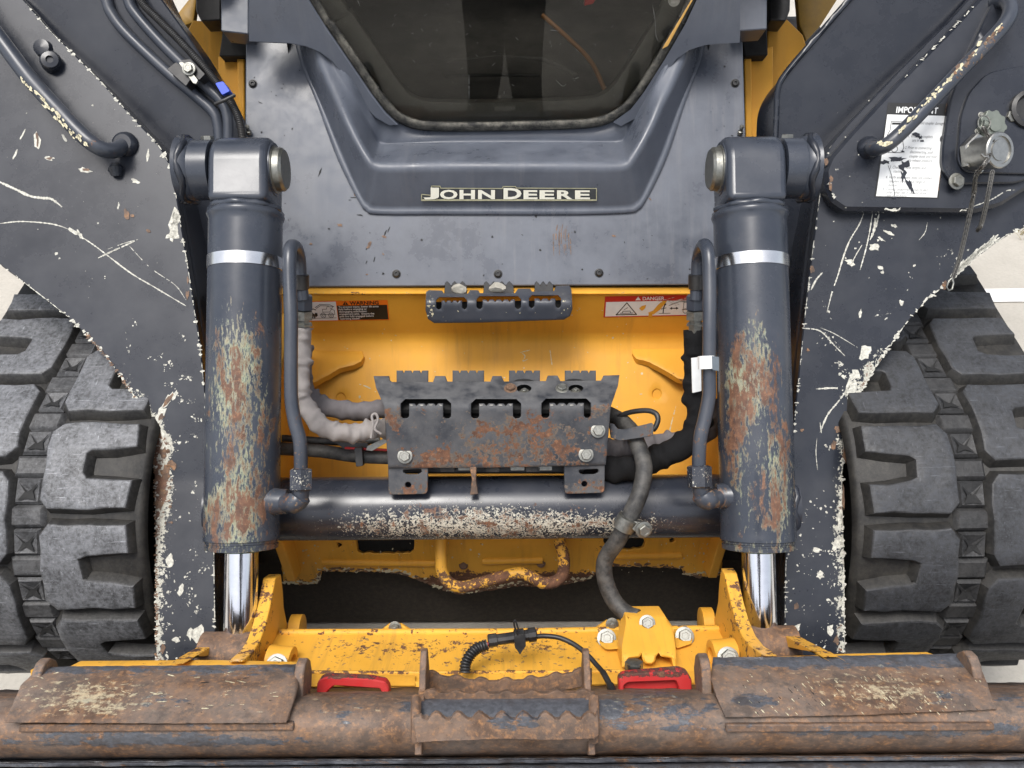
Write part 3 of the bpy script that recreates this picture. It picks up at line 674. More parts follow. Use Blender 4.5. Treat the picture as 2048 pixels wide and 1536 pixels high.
# --- warning labels
wd = Decal([(607, 603), (775, 600), (779, 640), (613, 643)], fs, 170, 42, .0007)
o = mesh('warning_label', *joinm(wd.rect(0, 0, 170, 42)), M_orng, LD, smooth=False, label='orange and black warning label')
mesh('label_print', *joinm(wd.rect(66, 1.5, 168, 32, .0003)), M_ink, o, smooth=False)
mesh('picture_field', *joinm(wd.rect(2, 1.5, 65, 40.5, .0003)), M_white, o, smooth=False)
mesh('heading', *joinm(wd.text(93, 33.2, 'WARNING', 10.3, .0006, bold=.25, sx=1.18), wd.poly([(78, 33.3), (90, 33.3), (84, 41)], .0006)), M_ink, o, smooth=False)
mesh('exclamation_mark', *joinm(wd.rect(83.5, 35.4, 84.6, 39, .0009), wd.rect(83.5, 34, 84.6, 34.8, .0009)), M_orng, o, smooth=False)
L = ['To prevent injury, lower lift arms', 'fully before engaging or', 'disengaging attachment', 'engagement pins.  Ensure the', 'pins are fully engaged before', 'operating loader.']
mesh('lettering', *joinm(*[wd.text(69, 27.4 - i * 4.95, s_, 5.2, .0006, bold=.08, sx=1.16) for i, s_ in enumerate(L)]), M_white, o, smooth=False)
mach = [wd.line([(22, 29), (32, 35), (52, 34), (60, 30)], 1.1, .0006), wd.line([(24, 27), (33, 32.5), (50, 31.5)], .9, .0006), wd.line([(36, 25), (36, 19), (50, 19), (58, 30), (46, 30), (44, 25), (36, 25)], .9, .0006), wd.line([(30, 14), (60, 14), (60, 22), (52, 27)], .9, .0006),
        wd.ring(36, 12, 5, 1, .0006), wd.ring(36, 12, 2, .8, .0006), wd.ring(52, 12, 5, 1, .0006), wd.ring(52, 12, 2, .8, .0006), wd.line([(12, 6.5), (62, 6.5)], .9, .0006),
        wd.line([(14, 7), (15, 14), (12, 19)], 2.2, .0006), wd.line([(18, 7), (17, 14), (12, 20), (10, 26)], 2.6, .0006), wd.line([(11, 24), (17, 26), (22, 24)], 1.8, .0006), wd.ring(11, 28.5, 1, 2.2, .0006, 8), wd.poly([(18, 11), (25, 17), (20, 18)], .0006), wd.poly([(20, 8), (25, 12), (24, 17), (19, 13)], .0006)]
mesh('pictogram', *joinm(*mach), M_ink, o, smooth=False)
dd = Decal([(1210, 593), (1402, 589), (1404, 631), (1207, 635)], fs, 195, 43, .0007)
o = mesh('danger_label', *joinm(dd.rect(0, 0, 195, 43)), M_redv, LD, smooth=False, label='torn red and white danger label')
mesh('picture_field', *joinm(dd.rect(3, 2, 193, 31.5, .0003)), M_white, o, smooth=False)
mesh('heading', *joinm(dd.text(76, 33.6, 'DANGER', 10.0, .0006, bold=.22, sx=1.1), dd.poly([(62, 33.8), (73, 33.8), (67.5, 41.5)], .0006)), M_white, o, smooth=False)
mach = [dd.line([(25, 5), (65, 5), (45, 29)], 1.8, .0006, True), dd.line([(33, 8), (58, 8)], 1.2, .0006), dd.line([(38, 12), (52, 12), (54, 8), (36, 8), (38, 12)], 1.2, .0006), dd.line([(40, 15), (47, 19)], 1.0, .0006), dd.line([(110, 6), (132, 6)], 1, .0006), dd.line([(118, 7), (119, 17), (121, 22)], 2, .0006), dd.ring(122, 24.5, 1, 2, .0006, 8), dd.line([(114, 15), (124, 17)], 1.2, .0006),
        dd.line([(133, 16), (147, 16)], 1.6, .0006), dd.poly([(131, 16), (136, 19), (136, 13)], .0006), dd.poly([(149, 16), (144, 19), (144, 13)], .0006), dd.ring(162, 10, 4.5, 1, .0006), dd.ring(178, 10, 4.5, 1, .0006), dd.line([(156, 13), (184, 13), (184, 20), (176, 22), (172, 28), (160, 28), (158, 13)], 1, .0006), dd.line([(130, 22), (150, 29), (172, 30), (188, 24)], 1, .0006)]
mesh('pictogram', *joinm(*mach), M_ink, o, smooth=False)
tears = [dd.poly([(70, 17), (75, 22), (84, 24), (82, 17), (76, 12)], .0009), dd.poly([(92, 3), (100, 5), (112, 14), (126, 31), (118, 32), (108, 24), (98, 12), (88, 8)], .0009), dd.poly([(88, 0), (97, 0), (96, 5), (90, 6)], .0009)]
mesh('torn_patch', *joinm(*tears), M_yel, o, smooth=False)
mk = Marks(fs, .0018)
for _ in range(14): x = random.uniform(1310, 1385); mk.line([(x, 600), (x + random.uniform(10, 34), 588 + random.uniform(6, 26))], .8, .5, .2)
mk.done('label_scratches', M_primer, o)
# ------------------------------------------------------------------ lift arms
AD = dl((-400, 1.385), (960, 1.302), (972, 1.300), (1340, 1.250)); sarm = surf(AD)
AL = [(432, 1322), (429, 1150), (427, 1050), (412, 800), (401, 690), (390, 620), (378, 540), (366, 470), (355, 400), (348, 360), (338, 325), (322, 296), (296, 266), (262, 230), (200, 160), (100, 60), (48, 0), (0, -48), (-160, -240), (-420, -240), (-420, 300), (-200, 420), (-60, 492), (0, 530), (60, 575), (130, 630), (170, 668), (205, 706), (235, 745), (262, 785), (280, 815), (292, 845), (300, 880), (308, 950), (311, 1100), (312, 1322)]
AR = [(1568, 1322), (1570, 1150), (1575, 1000), (1583, 900), (1590, 820), (1603, 690), (1610, 620), (1617, 560), (1628, 470), (1640, 380), (1652, 310), (1668, 282), (1700, 245), (1800, 140), (1900, 40), (1935, 0), (2060, -140), (2140, -240), (2420, -240), (2420, 330), (2200, 400), (2048, 455), (2000, 480), (1950, 518), (1905, 560), (1855, 600), (1815, 645), (1780, 695), (1750, 740), (1715, 800), (1700, 840), (1692, 880), (1685, 960), (1689, 1130), (1691, 1322)]
def armwear(side):
    def f(x, y, c):
        w = .05
        if side < 0:
            xo = 300 if y > 880 else 300 - (880 - y) * .45
            w += .42 * smo(y, 600, 860) * (1 - smo(x - xo, 8, 60)) + .20 * blob(x, y, 335, 920, 60, 130)
        else:
            xo = 1690 if y > 880 else 1690 + (880 - y) * .45
            w += .34 * smo(y, 560, 860) * (1 - smo(xo - x, 6, 50)) + .25 * blob(x, y, 1930, 520, 80, 40) + .18 * blob(x, y, 1720, 720, 50, 80)
        return w
    return f
armL = plate('lift_arm', AL, sarm, .016, M_arm, LD, step=13, cham=2.2, rough=.35, attrs={'wear': armwear(-1)})
armR = plate('lift_arm', AR, sarm, .016, M_arm, LD, step=13, cham=2.2, rough=.35, attrs={'wear': armwear(1)})
def edge_wall(P, dx, depth, parent, nm):
    rows = []
    for k in range(6):
        rows.append([sarm(x + dx, y) + _a * (.014 + depth * k / 5) for x, y in P])
    strip(nm, rows, M_arm, parent, .006, ang=50)
edge_wall([p for p in dens(AL[:16], 14, False)], -5, .15, armL, 'arm_side_wall')
edge_wall([p for p in dens(AR[:15], 14, False)], 5, .15, armR, 'arm_side_wall')
# inner upper face of each arm, set back, that carries the steel lines
pin = lambda x, y: at(x, y, 1.41 + .00012 * (y - 200))
il = plate('arm_inner_plate', [(-60, -60), (-260, -240), (210, -240), (318, -10), (376, 70), (425, 150), (452, 205), (466, 290), (440, 420), (432, 640), (360, 640), (320, 400), (240, 300), (100, 140)], pin, .10, M_arm, armL, step=22, cham=3)
ir = plate('arm_inner_plate', rpoly([(1900, -240), (2260, -240), (2060, -40), (1900, 140), (1780, 280), (1700, 380), (1640, 420), (1625, 600), (1562, 640), (1556, 420), (1545, 290), (1549, 190), (1566, 152), (1640, 66), (1704, -8)], [0, 0, 0, 0, 0, 0, 0, 0, 0, 0, 10, 20, 20, 0, 0]), pin, .10, M_arm, armR, step=22, cham=4)
tube('weld_bead', crm([pin(*q) - _a * .002 for q in ((1704, -8), (1640, 66), (1572, 146), (1555, 180), (1552, 230), (1550, 285))], 8), .005, M_arm, armR, 8)
# --- scratches and chips
random.seed(5)
mk = Marks(sarm)
edgeL = dens(AL[:17], 5, False); 
mk.line([(p[0] - 1.6, p[1]) for p in AL[3:17]], 1.2, .9, .5); mk.line([(p[0] - 1.2, p[1]) for p in AL[:4]], 1.4, .9, .5)
for p in edgeL:
    if random.random() < .12: mk.chip(p.x - 2.5, p.y, random.uniform(1, 3.4), random.uniform(1.5, 5), 1.5)
for p in dens(AL[22:], 4, False):
    q = 1.0 if p.y > 640 else .6
    if random.random() < q * .38: mk.chip(p.x + random.uniform(0, 5), p.y, random.uniform(.8, 4.2) * q, random.uniform(1.5, 6) * q, random.uniform(.6, 2))
mk.line([(p[0] + 1.5, p[1]) for p in AL[22:]], 1.3, .9, .5)
inL = lambda x, y: inpoly(x, y, AL)
def clusters(mk, x0, y0, x1, y1, n, r, inside, per=(4, 14), sp=9):
    for _ in range(n):
        cx, cy, a = random.uniform(x0, x1), random.uniform(y0, y1), random.uniform(0, 3.1)
        for _ in range(random.randint(*per)):
            u, v = random.gauss(0, sp), random.gauss(0, sp * .45); x, y = cx + u * math.cos(a) - v * math.sin(a), cy + u * math.sin(a) + v * math.cos(a)
            if inside(x, y): q = r[0] + (r[1] - r[0]) * random.random() ** 2.5; mk.chip(x, y, q, q * random.uniform(.25, .9), a + random.uniform(-.5, .5), random.choice((7, 9, 11)), .6)
clusters(mk, 312, 980, 336, 1318, 24, (.7, 4.4), inL, (4, 12), 9); clusters(mk, 320, 1000, 425, 1318, 10, (.6, 3.8), inL); clusters(mk, 290, 720, 400, 1000, 14, (.6, 3.8), inL)
mk.scatter(312, 1000, 425, 1318, 40, (.6, 3), inside=inL); clusters(mk, 200, 600, 400, 760, 7, (.6, 3), inL, (3, 7)); mk.scatter(0, 200, 350, 600, 34, (.6, 3), inside=inL)
mk.line([(-5, 362), (30, 378), (60, 392), (85, 396), (100, 397), (112, 404), (124, 414)], 4.6, .4); mk.line([(0, 447), (40, 443), (90, 446), (120, 452), (145, 462)], 2.2, .5)
mk.line([(145, 462), (190, 492), (260, 545), (310, 575), (362, 606), (372, 612)], 2.4, .5, .08); mk.line([(255, 488), (300, 535), (350, 570), (372, 600)], 1.3, .5, .2)
mk.line([(196, 516), (230, 500), (270, 482)], 2.4, .7, .1); mk.line([(205, 512), (240, 495)], 1.8, .7, .1); mk.line([(216, 498), (250, 486), (280, 478)], 1.3, .6, .2)
for x, y, a_, b_, an in ((147, 463, 11, 4, .6), (160, 470, 10, 4, 1.0), (170, 340, 12, 5, .2), (98, 317, 10, 4, .0), (75, 280, 6, 18, -.1), (272, 363, 11, 4, .3), (295, 310, 3, 10, .1), (237, 411, 2, 7, .1), (347, 450, 9, 28, .05), (345, 470, 12, 10, 0), (352, 440, 8, 14, .1), (327, 310, 7, 4, -.8), (128, 275, 3, 8, -.6), (45, 270, 2, 12, .5), (30, 310, 2, 10, .4), (335, 800, 16, 5, -1.0), (350, 790, 10, 4, -1), (320, 830, 8, 16, .5), (322, 870, 12, 10, 0), (330, 900, 10, 14, .2), (395, 1265, 10, 16, .1), (380, 1265, 6, 14, .2), (352, 1280, 10, 5, 0), (362, 1180, 7, 12, .2), (340, 1120, 8, 12, .1)):
    mk.chip(x, y, a_, b_, an, 12, .4)
mk.done('paint_chips', M_primer, armL)
mk = Marks(sarm, .0009)
for x, y, a_, b_, an in ((75, 278, 3.4, 12, -.1), (98, 317, 6, 2.2, 0), (170, 339, 7, 2.6, .2), (254, 428, 5, 9, -.2), (264, 431, 3, 4, 0), (297, 462, 4, 3, .4), (336, 800, 13, 3.5, -1.0), (318, 868, 6, 7, 0), (328, 905, 8, 9, .3), (330, 945, 9, 12, 0), (325, 985, 8, 6, .4), (326, 1298, 6, 9, .4), (322, 835, 5, 8, .5), (300, 860, 3, 6, .2), (345, 930, 8, 10, 0), (318, 1010, 6, 9, 0), (375, 590, 3, 8, 0), (376, 560, 2.5, 6, 0)):
    mk.chip(x, y, a_, b_, an, 11, .5)
for p in dens(AL[26:], 5, False):
    if p.y > 640 and random.random() < .7: mk.chip(p.x + random.uniform(0, 3), p.y, random.uniform(1, 3), random.uniform(2, 5), 1.3)
mk.scatter(300, 860, 345, 1060, 40, (1, 5), inside=inL); mk.done('rust_chips', M_rustd, armL)
inR = lambda x, y: inpoly(x, y, AR)
mk = Marks(sarm)
for p in dens(AR[:12], 5, False):
    if random.random() < .12: mk.chip(p.x + 2.5, p.y, random.uniform(.8, 3), random.uniform(1.5, 5), 1.5)
mk.line([(p[0] + 1.5, p[1]) for p in AR[:12]], 1.1, .9, .55)
for p in dens(AR[20:], 4, False):
    if random.random() < .36: mk.chip(p.x - random.uniform(0, 5), p.y, random.uniform(.8, 4), random.uniform(1.5, 6), random.uniform(.6, 2))
mk.line([(p[0] - 1.5, p[1]) for p in AR[20:]], 1.3, .9, .5)
mk.scatter(1575, 980, 1690, 1318, 110, (.6, 3.0), inside=inR); clusters(mk, 1580, 990, 1690, 1310, 10, (.6, 3), inR, (3, 9)); clusters(mk, 1664, 850, 1692, 1318, 13, (.7, 4), inR); clusters(mk, 1640, 600, 1780, 980, 9, (.6, 3), inR)
mk.scatter(1640, 430, 1900, 600, 24, (.6, 3), inside=inR); clusters(mk, 1670, 710, 1740, 790, 9, (.8, 4.5), inR)
for k in range(26): mk.line([(1900 + k * 3 + random.uniform(-6, 6), 556 - k * 2.6), (1925 + k * 3, 528 - k * 2.4 + random.uniform(-8, 8))], random.uniform(2, 5), .6)
for q, w_ in (([(1727, 428), (1718, 450), (1700, 480), (1688, 510), (1676, 550), (1664, 585), (1654, 625)], 2.6), ([(1745, 428), (1738, 470), (1730, 505), (1720, 540)], 2.2), ([(1752, 428), (1748, 460), (1740, 480)], 4.5), ([(1758, 428), (1752, 455)], 3), ([(1702, 530), (1712, 510), (1724, 490)], 2.4), ([(1604, 656), (1640, 662), (1668, 690), (1690, 712)], 2.2), ([(1632, 778), (1665, 776), (1684, 778)], 3), ([(1640, 865), (1655, 830), (1675, 805), (1698, 775), (1712, 755)], 3), ([(1643, 866), (1640, 845)], 2), ([(1634, 876), (1632, 905), (1635, 940)], 1.2), ([(1640, 655), (1670, 668), (1715, 695)], 1.2), ([(1622, 580), (1632, 560), (1645, 545)], 3), ([(1838, 480), (1850, 465), (1855, 445)], 1.3)):
    mk.line(q, w_, .5, .05)
for x, y, a_, b_, an in ((1748, 495, 9, 7, .2), (1762, 478, 8, 3, .5), (1778, 465, 9, 3, .4), (1788, 452, 6, 3, .3), (1700, 525, 9, 6, .4), (1760, 535, 6, 3, .3), (1765, 545, 3, 4, 0), (1804, 605, 5, 5, 0), (1720, 628, 3, 8, .2), (1700, 775, 12, 18, .3), (1710, 750, 10, 10, 0), (1730, 705, 10, 14, .4), (1672, 1088, 10, 12, .2), (1680, 1040, 6, 18, .1), (1633, 1100, 8, 5, .3), (1640, 1150, 8, 7, 0), (1594, 1258, 7, 10, .2), (1660, 1260, 6, 10, .2)):
    mk.chip(x, y, a_, b_, an, 12, .45)
mk.done('paint_chips', M_primer, armR)
mk = Marks(sarm, .0009)
for x, y, a_, b_, an in ((1624, 540, 4, 7, 0), (1592, 1212, 4, 6, 0), (1676, 860, 7, 8, 0), (1668, 890, 6, 8, 0), (1672, 1280, 5, 10, 0), (1604, 860, 3, 4, 0), (1616, 700, 3, 4, 0), (1690, 905, 4, 20, 0), (1687, 1000, 3, 22, 0), (1890, 570, 5, 8, .6), (1715, 790, 5, 5, 0)): mk.chip(x, y, a_, b_, an, 11, .5)
mk.done('rust_chips', M_rustd, armR)
# --- left arm: grab bar, boss, steel lines and loom
hb = surf(lambda x, y: AD(x, y) - .045)
HL = [(-190, -180, -.045), (-90, -40, -.05), (0, 78, -.05), (61, 159, -.05), (120, 224, -.05), (160, 266, -.05), (186, 288, -.048), (210, 300, -.040), (230, 300, -.026), (244, 293, -.008), (250, 288, .004)]
hw = lambda x, y, c: .08 + .10 * blob(x, y, 130, 260, 110, 90)
tube('grab_bar', crm([at(x, y, AD(x, y) + o_) for x, y, o_ in HL], 6), .0125, M_pipe, armL, 18, attrs={'wear': hw})
mk = Marks(lambda x, y: at(x, y, AD(x, y) - .0628), .0004)
for k in range(50):
    t = random.random(); x = 40 + 130 * t + random.uniform(-5, 5); y = 150 + 135 * t + 4 + random.uniform(-4, 6); mk.chip(x, y, random.uniform(2, 7), random.uniform(1, 3), .85)
mk.done('paint_chips', M_cream, armL)
lathe('bar_weld', at(250, 289, AD(0, 289) - .003), -_a, [(0, .021), (.006, .019), (.010, .014), (.010, .0001)], M_arm, armL, 18)
lathe('mount_boss', at(104, 126, AD(0, 126) - .002), -_a + Vector((.3, 0, 0)), [(0, .017), (.012, .016), (.016, .013), (.017, .006), (.013, .005), (.013, .0001)], M_arm, armL, 16)
lathe('mount_boss', at(88, 98, AD(0, 98)), -_a, [(0, .015), (.009, .013), (.011, .0001)], M_arm, armL, 14)
tube('plug_boss', [at(232, 338, AD(0, 338)), at(232, 340, AD(0, 338) - .006), at(234, 352, AD(0, 350) - .003)], [.011, .012, .008], M_arm, armL, 14)
lo = lambda x, y: 1.38 + .00008 * y
for P, nm in (([(196, -60), (213, 0), (223, 27), (254, 68), (332, 142), (389, 190), (426, 224), (436, 252), (440, 300)], 'steel_line'), ([(240, -60), (257, 0), (271, 27), (315, 78), (372, 135), (416, 176), (444, 204), (456, 238), (456, 300)], 'steel_line')):
    tube(nm, crm([at(x, y, lo(x, y)) for x, y in P], 7), .0092, M_pipe, armL, 16)
def corrug(name, P, r, mat, parent, pitch=.0036, amp=.13):
    Q = dens(crm(P, 10), pitch / 3, False)
    return tube(name, Q, [r * (1 + amp * math.sin(2 * math.pi * i / 3 + .5)) for i in range(len(Q))], mat, parent, 12, ang=80)
corrug('cable_loom', [at(x, y, 1.372) for x, y in ((262, -60), (281, 0), (315, 37), (359, 81), (406, 132), (437, 170), (460, 203), (477, 237), (486, 280))], .0062, M_black, armL)
def blk(name, P, d, th, mat, parent, r=2, bev=.0015):
    Q = rpoly(P, r, 3); return prism(name, [at(p.x, p.y, d) for p in Q], _a * th, mat, parent, bev)
blk('line_clamp', [(334, 138), (352, 124), (386, 150), (372, 172)], 1.362, .025, M_black, armL)
blk('line_clamp', [(362, 120), (380, 118), (410, 148), (398, 160)], 1.362, .025, M_black, armL)
blk('clamp_strap', [(357, 125), (366, 124), (396, 160), (392, 168), (386, 166)], 1.358, .006, M_zinc, armL)
bolt(at(378, 138, 1.357), -_a, .008, 'z', armL)
blk('blue_tape', [(430, 166), (446, 162), (460, 182), (444, 190)], 1.358, .022, M_blue, armL, 3)
tube('cable_tie', [at(430, 208, 1.358), at(450, 200, 1.352), at(470, 190, 1.358)], .003, M_black, armL, 8)
# --- right arm: raised service plate, grab bar, label, couplers
SD = lambda x, y: AD(x, y) - .028; ss = surf(SD)
SPo = [(2140, -240), (2420, -240), (2420, 250), (2150, 330), (2048, 382), (2005, 410), (1955, 424), (1690, 420), (1666, 404), (1652, 376), (1650, 340), (1662, 312), (1700, 268), (1800, 160), (1900, 60), (1962, -8), (2060, -130)]
sp = plate('service_plate', rpoly(SPo, 6), ss, .028, M_arm, LD, step=14, cham=7, attrs={'wear': lambda x, y, c: .05 + .22 * (y > 412) + .14 * blob(x, y, 1658, 350, 14, 60)})
mk = Marks(ss)
for p in dens([(1962, -6), (1800, 162), (1702, 268), (1664, 314), (1654, 345), (1657, 378), (1670, 402), (1692, 417), (1955, 421), (2005, 407), (2048, 380)], 4, False):
    if math.sin(p.x * .043 + p.y * .031) > .72 and random.random() < .5: mk.chip(p.x + 3, p.y, random.uniform(.6, 2.2), random.uniform(1.2, 4.5), random.uniform(.5, 2))
mk.line([(1932, 418), (1960, 408), (1985, 398), (2012, 382), (2030, 380)], 2, .6, .05); mk.line([(1770, 418), (1790, 421), (1800, 419)], 3, .6)
mk.scatter(1660, 200, 1760, 410, 10, (.6, 1.6)); mk.done('paint_chips', M_primer, sp)
mk = Marks(ss, .0008)
for x, y, a_, b_ in ((1652, 322, 4, 8), (1662, 356, 4, 6), (1661, 372, 3, 8)): mk.chip(x, y, a_, b_, 0, 10)
for y in range(210, 380, 6): mk.chip(1884 - (y - 300) * .11, y, 2, 4, .1)
mk.done('rust_chips', M_rustd, sp)
HR = [(1738, 296, .0), (1744, 297, -.016), (1756, 297, -.034), (1776, 288, -.046), (1806, 262, -.052), (1860, 206, -.055), (1930, 132, -.055), (1985, 76, -.055), (2012, 44, -.052), (2021, 20, -.044), (2014, 4, -.028), (2000, 2, -.012), (1990, 8, .0)]
tube('grab_bar', crm([at(x, y, SD(x, y) + o_) for x, y, o_ in HR], 6), .0112, M_pipe, armR, 18, attrs={'wear': lambda x, y, c: .10 + .14 * blob(x, y, 1950, 110, 70, 90) + .12 * blob(x, y, 1770, 292, 50, 30)})
mk = Marks(lambda x, y: at(x, y, SD(x, y) - .0665), .0004)
for k in range(46):
    t = random.random() ** .8; x = 1780 + 225 * t + random.uniform(-6, 6); y = 280 - 228 * t + random.uniform(-6, 4); mk.chip(x, y, random.uniform(2, 8), random.uniform(1, 3.4), -.8)
for k in range(10): mk.chip(1772 + random.uniform(-14, 14), 286 + random.uniform(-4, 4), 5, 2, -.4)
mk.done('paint_chips', M_cream, armR)
mk = Marks(lambda x, y: at(x, y, SD(x, y) - .0668), .0006)
for k in range(14): t = random.uniform(.55, 1); mk.chip(1780 + 225 * t + random.uniform(-5, 3), 278 - 228 * t + random.uniform(-4, 4), random.uniform(3, 9), 3, -.8)
mk.done('rust_chips', M_rustd, armR)
lathe('bar_weld', at(1738, 296, SD(0, 296) - .001), -_a, [(0, .019), (.006, .017), (.010, .012), (.010, .0001)], M_arm, armR, 18)
# instruction label
il_ = Decal([(1776, 205), (1899, 208), (1877, 397), (1749, 394)], ss, 124, 190, .0006)
o = mesh('instruction_label', *il_.rect(0, 0, 124, 190), M_ink, LD, smooth=False, label='scuffed black and white instruction label')
mesh('label_field', *joinm(il_.poly([(3, 2), (121, 2), (122, 110), (120, 166), (2, 166)], .0003)), M_white, o, smooth=False)
mesh('heading', *il_.text(18, 170, 'IMPORTANT', 17.5, .0006, bold=.35, sx=.86), M_white, o, smooth=False)
T = [(62, 148, 'Avoid coupler damage'), (45, 121, '1. When all couplers'), (56, 113, 'are in use.'), (42, 98, '2. Prior to connecting/'), (54, 89.5, 'disconnecting, push'), (54, 81, 'coupler body and hold'), (54, 72.5, 'to release pressure.'), (14, 58, '3. Check for hose lengths and'), (24, 50, 'routing.'), (9, 38, '4. Verify attachment does not contact'), (17, 30, 'couplers through full range of'), (17, 22, 'motion.'), (6, 14, '5. Connect attachment hoses to each'), (14, 7.5, 'other when not in use and store')]
T2 = [(x * .9 + 8, y, s_) for x, y, s_ in T]
mesh('lettering', *joinm(*[il_.text(x, y, s_, 8.2, .0006, bold=.02, shear=.2, sx=.72) for x, y, s_ in T2], il_.text(22, 2.6, 'hoses off the ground.', 6, .0006, shear=.2, sx=.78)), plain('grey_ink', (.16, .16, .16), .5), o, smooth=False)
mesh('drawing', *joinm(il_.line([(8, 90), (8, 125), (12, 135), (12, 152), (38, 152), (38, 120), (44, 100), (40, 90), (8, 90)], 1.2, .0006), il_.line([(16, 148), (34, 148)], 4, .0006), il_.ring(25, 128, 7, 1.2, .0006), il_.ring(25, 112, 9, 1.4, .0006), il_.ring(25, 112, 5, 1, .0006), il_.ring(26, 97, 6, 1.2, .0006)), M_ink, o, smooth=False)
mk = Marks(ss, .0016)
for x, y, a_, b_, an in ((1796, 318, 16, 5, -.1), (1808, 330, 8, 10, .2), (1772, 324, 10, 4, 0), (1806, 352, 6, 11, .1), (1818, 368, 4, 10, -.5), (1824, 378, 3, 8, -.3), (1833, 270, 8, 4, .4), (1840, 275, 5, 4, .2), (1884, 275, 3, 7, .4), (1843, 282, 4, 2, 0), (1806, 303, 4, 2, 0), (1790, 395, 5, 2, 0), (1765, 300, 6, 3, .4)): mk.chip(x, y, a_, b_, an, 13, .55)
mk.line([(1776, 330), (1784, 355), (1790, 394)], 1.2, .4); mk.line([(1756, 328), (1790, 322), (1806, 318)], 1.8, .7, .1)
mk.done('label_tears', M_arm, o)
# coupler plate
CD = lambda x, y: SD(x, y) - .010; sc_ = surf(CD)
cp = plate('coupler_plate', rpoly([(2008, -40), (2300, -160), (2300, 180), (2085, 340), (2040, 366), (1920, 368), (1896, 356), (1884, 330), (1886, 290), (1900, 200), (1930, 120)], [6, 0, 0, 10, 20, 14, 12, 14, 10, 20, 20]), sc_, .010, M_arm, LD, step=16, cham=3, holes=[rnd(1926, 245, 6), rnd(1940, 243, 7.5)])
plate('coupler_seat', rpoly([(1915, 320), (1922, 230), (1938, 185), (1975, 145), (2048, 130), (2200, 160), (2150, 350), (1930, 345)], 16), surf(lambda x, y: CD(x, y) - .006), .006, M_arm, armR, step=20, cham=2)
def cyl_at(name, px, py, dd, ax, prof, mat, parent, seg=24, ph=0): return lathe(name, at(px, py, CD(px, py) + dd), ax, prof, mat, parent, seg, ph=ph)
ax = (-_a + _r * .34 - _u * .10).normalized()
cyl_at('hydraulic_coupler_nut', 1948, 309, -.004, ax, [(0, .031), (.010, .031), (.012, .029), (.012, .02)], M_alu, cp, 6, .5)
cyl_at('hydraulic_coupler', 1950, 310, -.012, ax, [(0, .0235), (.010, .0235), (.010, .025), (.036, .025), (.036, .027), (.044, .027), (.046, .0255), (.046, .021), (.0435, .0205), (.0435, .016), (.045, .0155), (.045, .0001)], M_alu, cp, 32)
ax2 = (-_a + _r * .2).normalized()
gear = []
for i in range(36): r_ = .0215 if i % 4 < 2 else .0245; gear.append((r_ * math.cos(i * math.pi / 18), r_ * math.sin(i * math.pi / 18)))
gc = at(1988, 250, CD(0, 250) - .012); k_, e1, e2 = frame(ax2)
prism('coupler_collar', [gc + e1 * x + e2 * y for x, y in gear], -k_ * .008, plain('grey_zinc', (.20, .22, .19), .5, .5), cp, .001)
lathe('collar_boss', gc - k_ * .0, k_, [(0, .0105), (.003, .0105), (.003, .0001)], bpy.data.materials['grey_zinc'], cp, 20)
tube('collar_pin', [gc + e1 * -.012 + k_ * .004, gc + _r * -.022 + k_ * .006], .006, bpy.data.materials['grey_zinc'], cp, 12)
for (x, y, r_) in ((2019, 235, .0095), (1912, 363, .0095)): bolt(at(x, y, CD(x, y) - .001), -_a + _r * .15, r_, 'z', cp)
for (x, y) in ((1962, 230), (1955, 263)): bolt(at(x, y, CD(x, y) - .006), -_a, .0035, 'z', cp)
rc = at(1968, 246, CD(0, 246) - .026)
tube('split_ring', [rc + (_r * math.cos(i * .42) * .0095 + _u * math.sin(i * .42) * .0115) for i in range(16)], .0011, M_zinc, cp, 8)
lathe('dark_port', at(2052, 222, CD(0, 222) - .001), -_a, [(0, .030), (.012, .030), (.014, .024), (.006, .02), (.006, .0001)], M_black, cp, 24)
# retaining chains of the dust caps
def link_mesh():
    P = [Vector((.0026 * math.cos(t), .0040 * math.sin(t) + (.0018 if math.sin(t) > 0 else -.0018), 0)) for t in [2 * math.pi * i / 14 for i in range(15)]]
    V, F = tube_data(P, .00095, 6); o = mesh('chain_link', V, F, plain('chain_steel', (.15, .145, .135), .45, .8, var=.3)); me = o.data; bpy.data.objects.remove(o); return me
LK = link_mesh()
def chain(P, parent):
    Q = dens(crm(P, 10), .0082, False)
    for i in range(len(Q) - 1):
        t = (Q[i + 1] - Q[i]).normalized(); mtx = t.to_track_quat('Y', 'Z').to_matrix().to_4x4() @ Matrix.Rotation(math.pi / 2 * (i % 2) + .4, 4, 'Y')
        link(bpy.data.objects.new('chain_link', LK), parent, Matrix.Translation(Q[i]) @ mtx)
chain([at(x, y, d) for x, y, d in ((1978, 312, 1.205), (1968, 330, 1.200), (1952, 352, 1.220), (1948, 385, 1.240), (1940, 425, 1.255), (1928, 480, 1.270), (1918, 520, 1.278), (1904, 560, 1.285))], armR)
chain([at(x, y, d) for x, y, d in ((1984, 348, 1.250), (1978, 380, 1.255), (1970, 420, 1.265), (1962, 450, 1.275), (1957, 458, 1.280))], armR)
chain([at(x, y, d) for x, y, d in ((1968, 258, 1.245), (1974, 268, 1.250), (1984, 278, 1.245))], armR)
tube('cap_clip', [at(x, y, 1.282) for x, y in ((1904, 556), (1897, 562), (1893, 574), (1897, 581), (1904, 578), (1907, 566), (1904, 556))], .0016, M_zinc, armR, 8)
tube('cap_hook', [at(x, y, 1.202) for x, y in ((1962, 308), (1968, 314), (1976, 312), (1978, 322), (1968, 330))], .0016, M_alu, armR, 8)
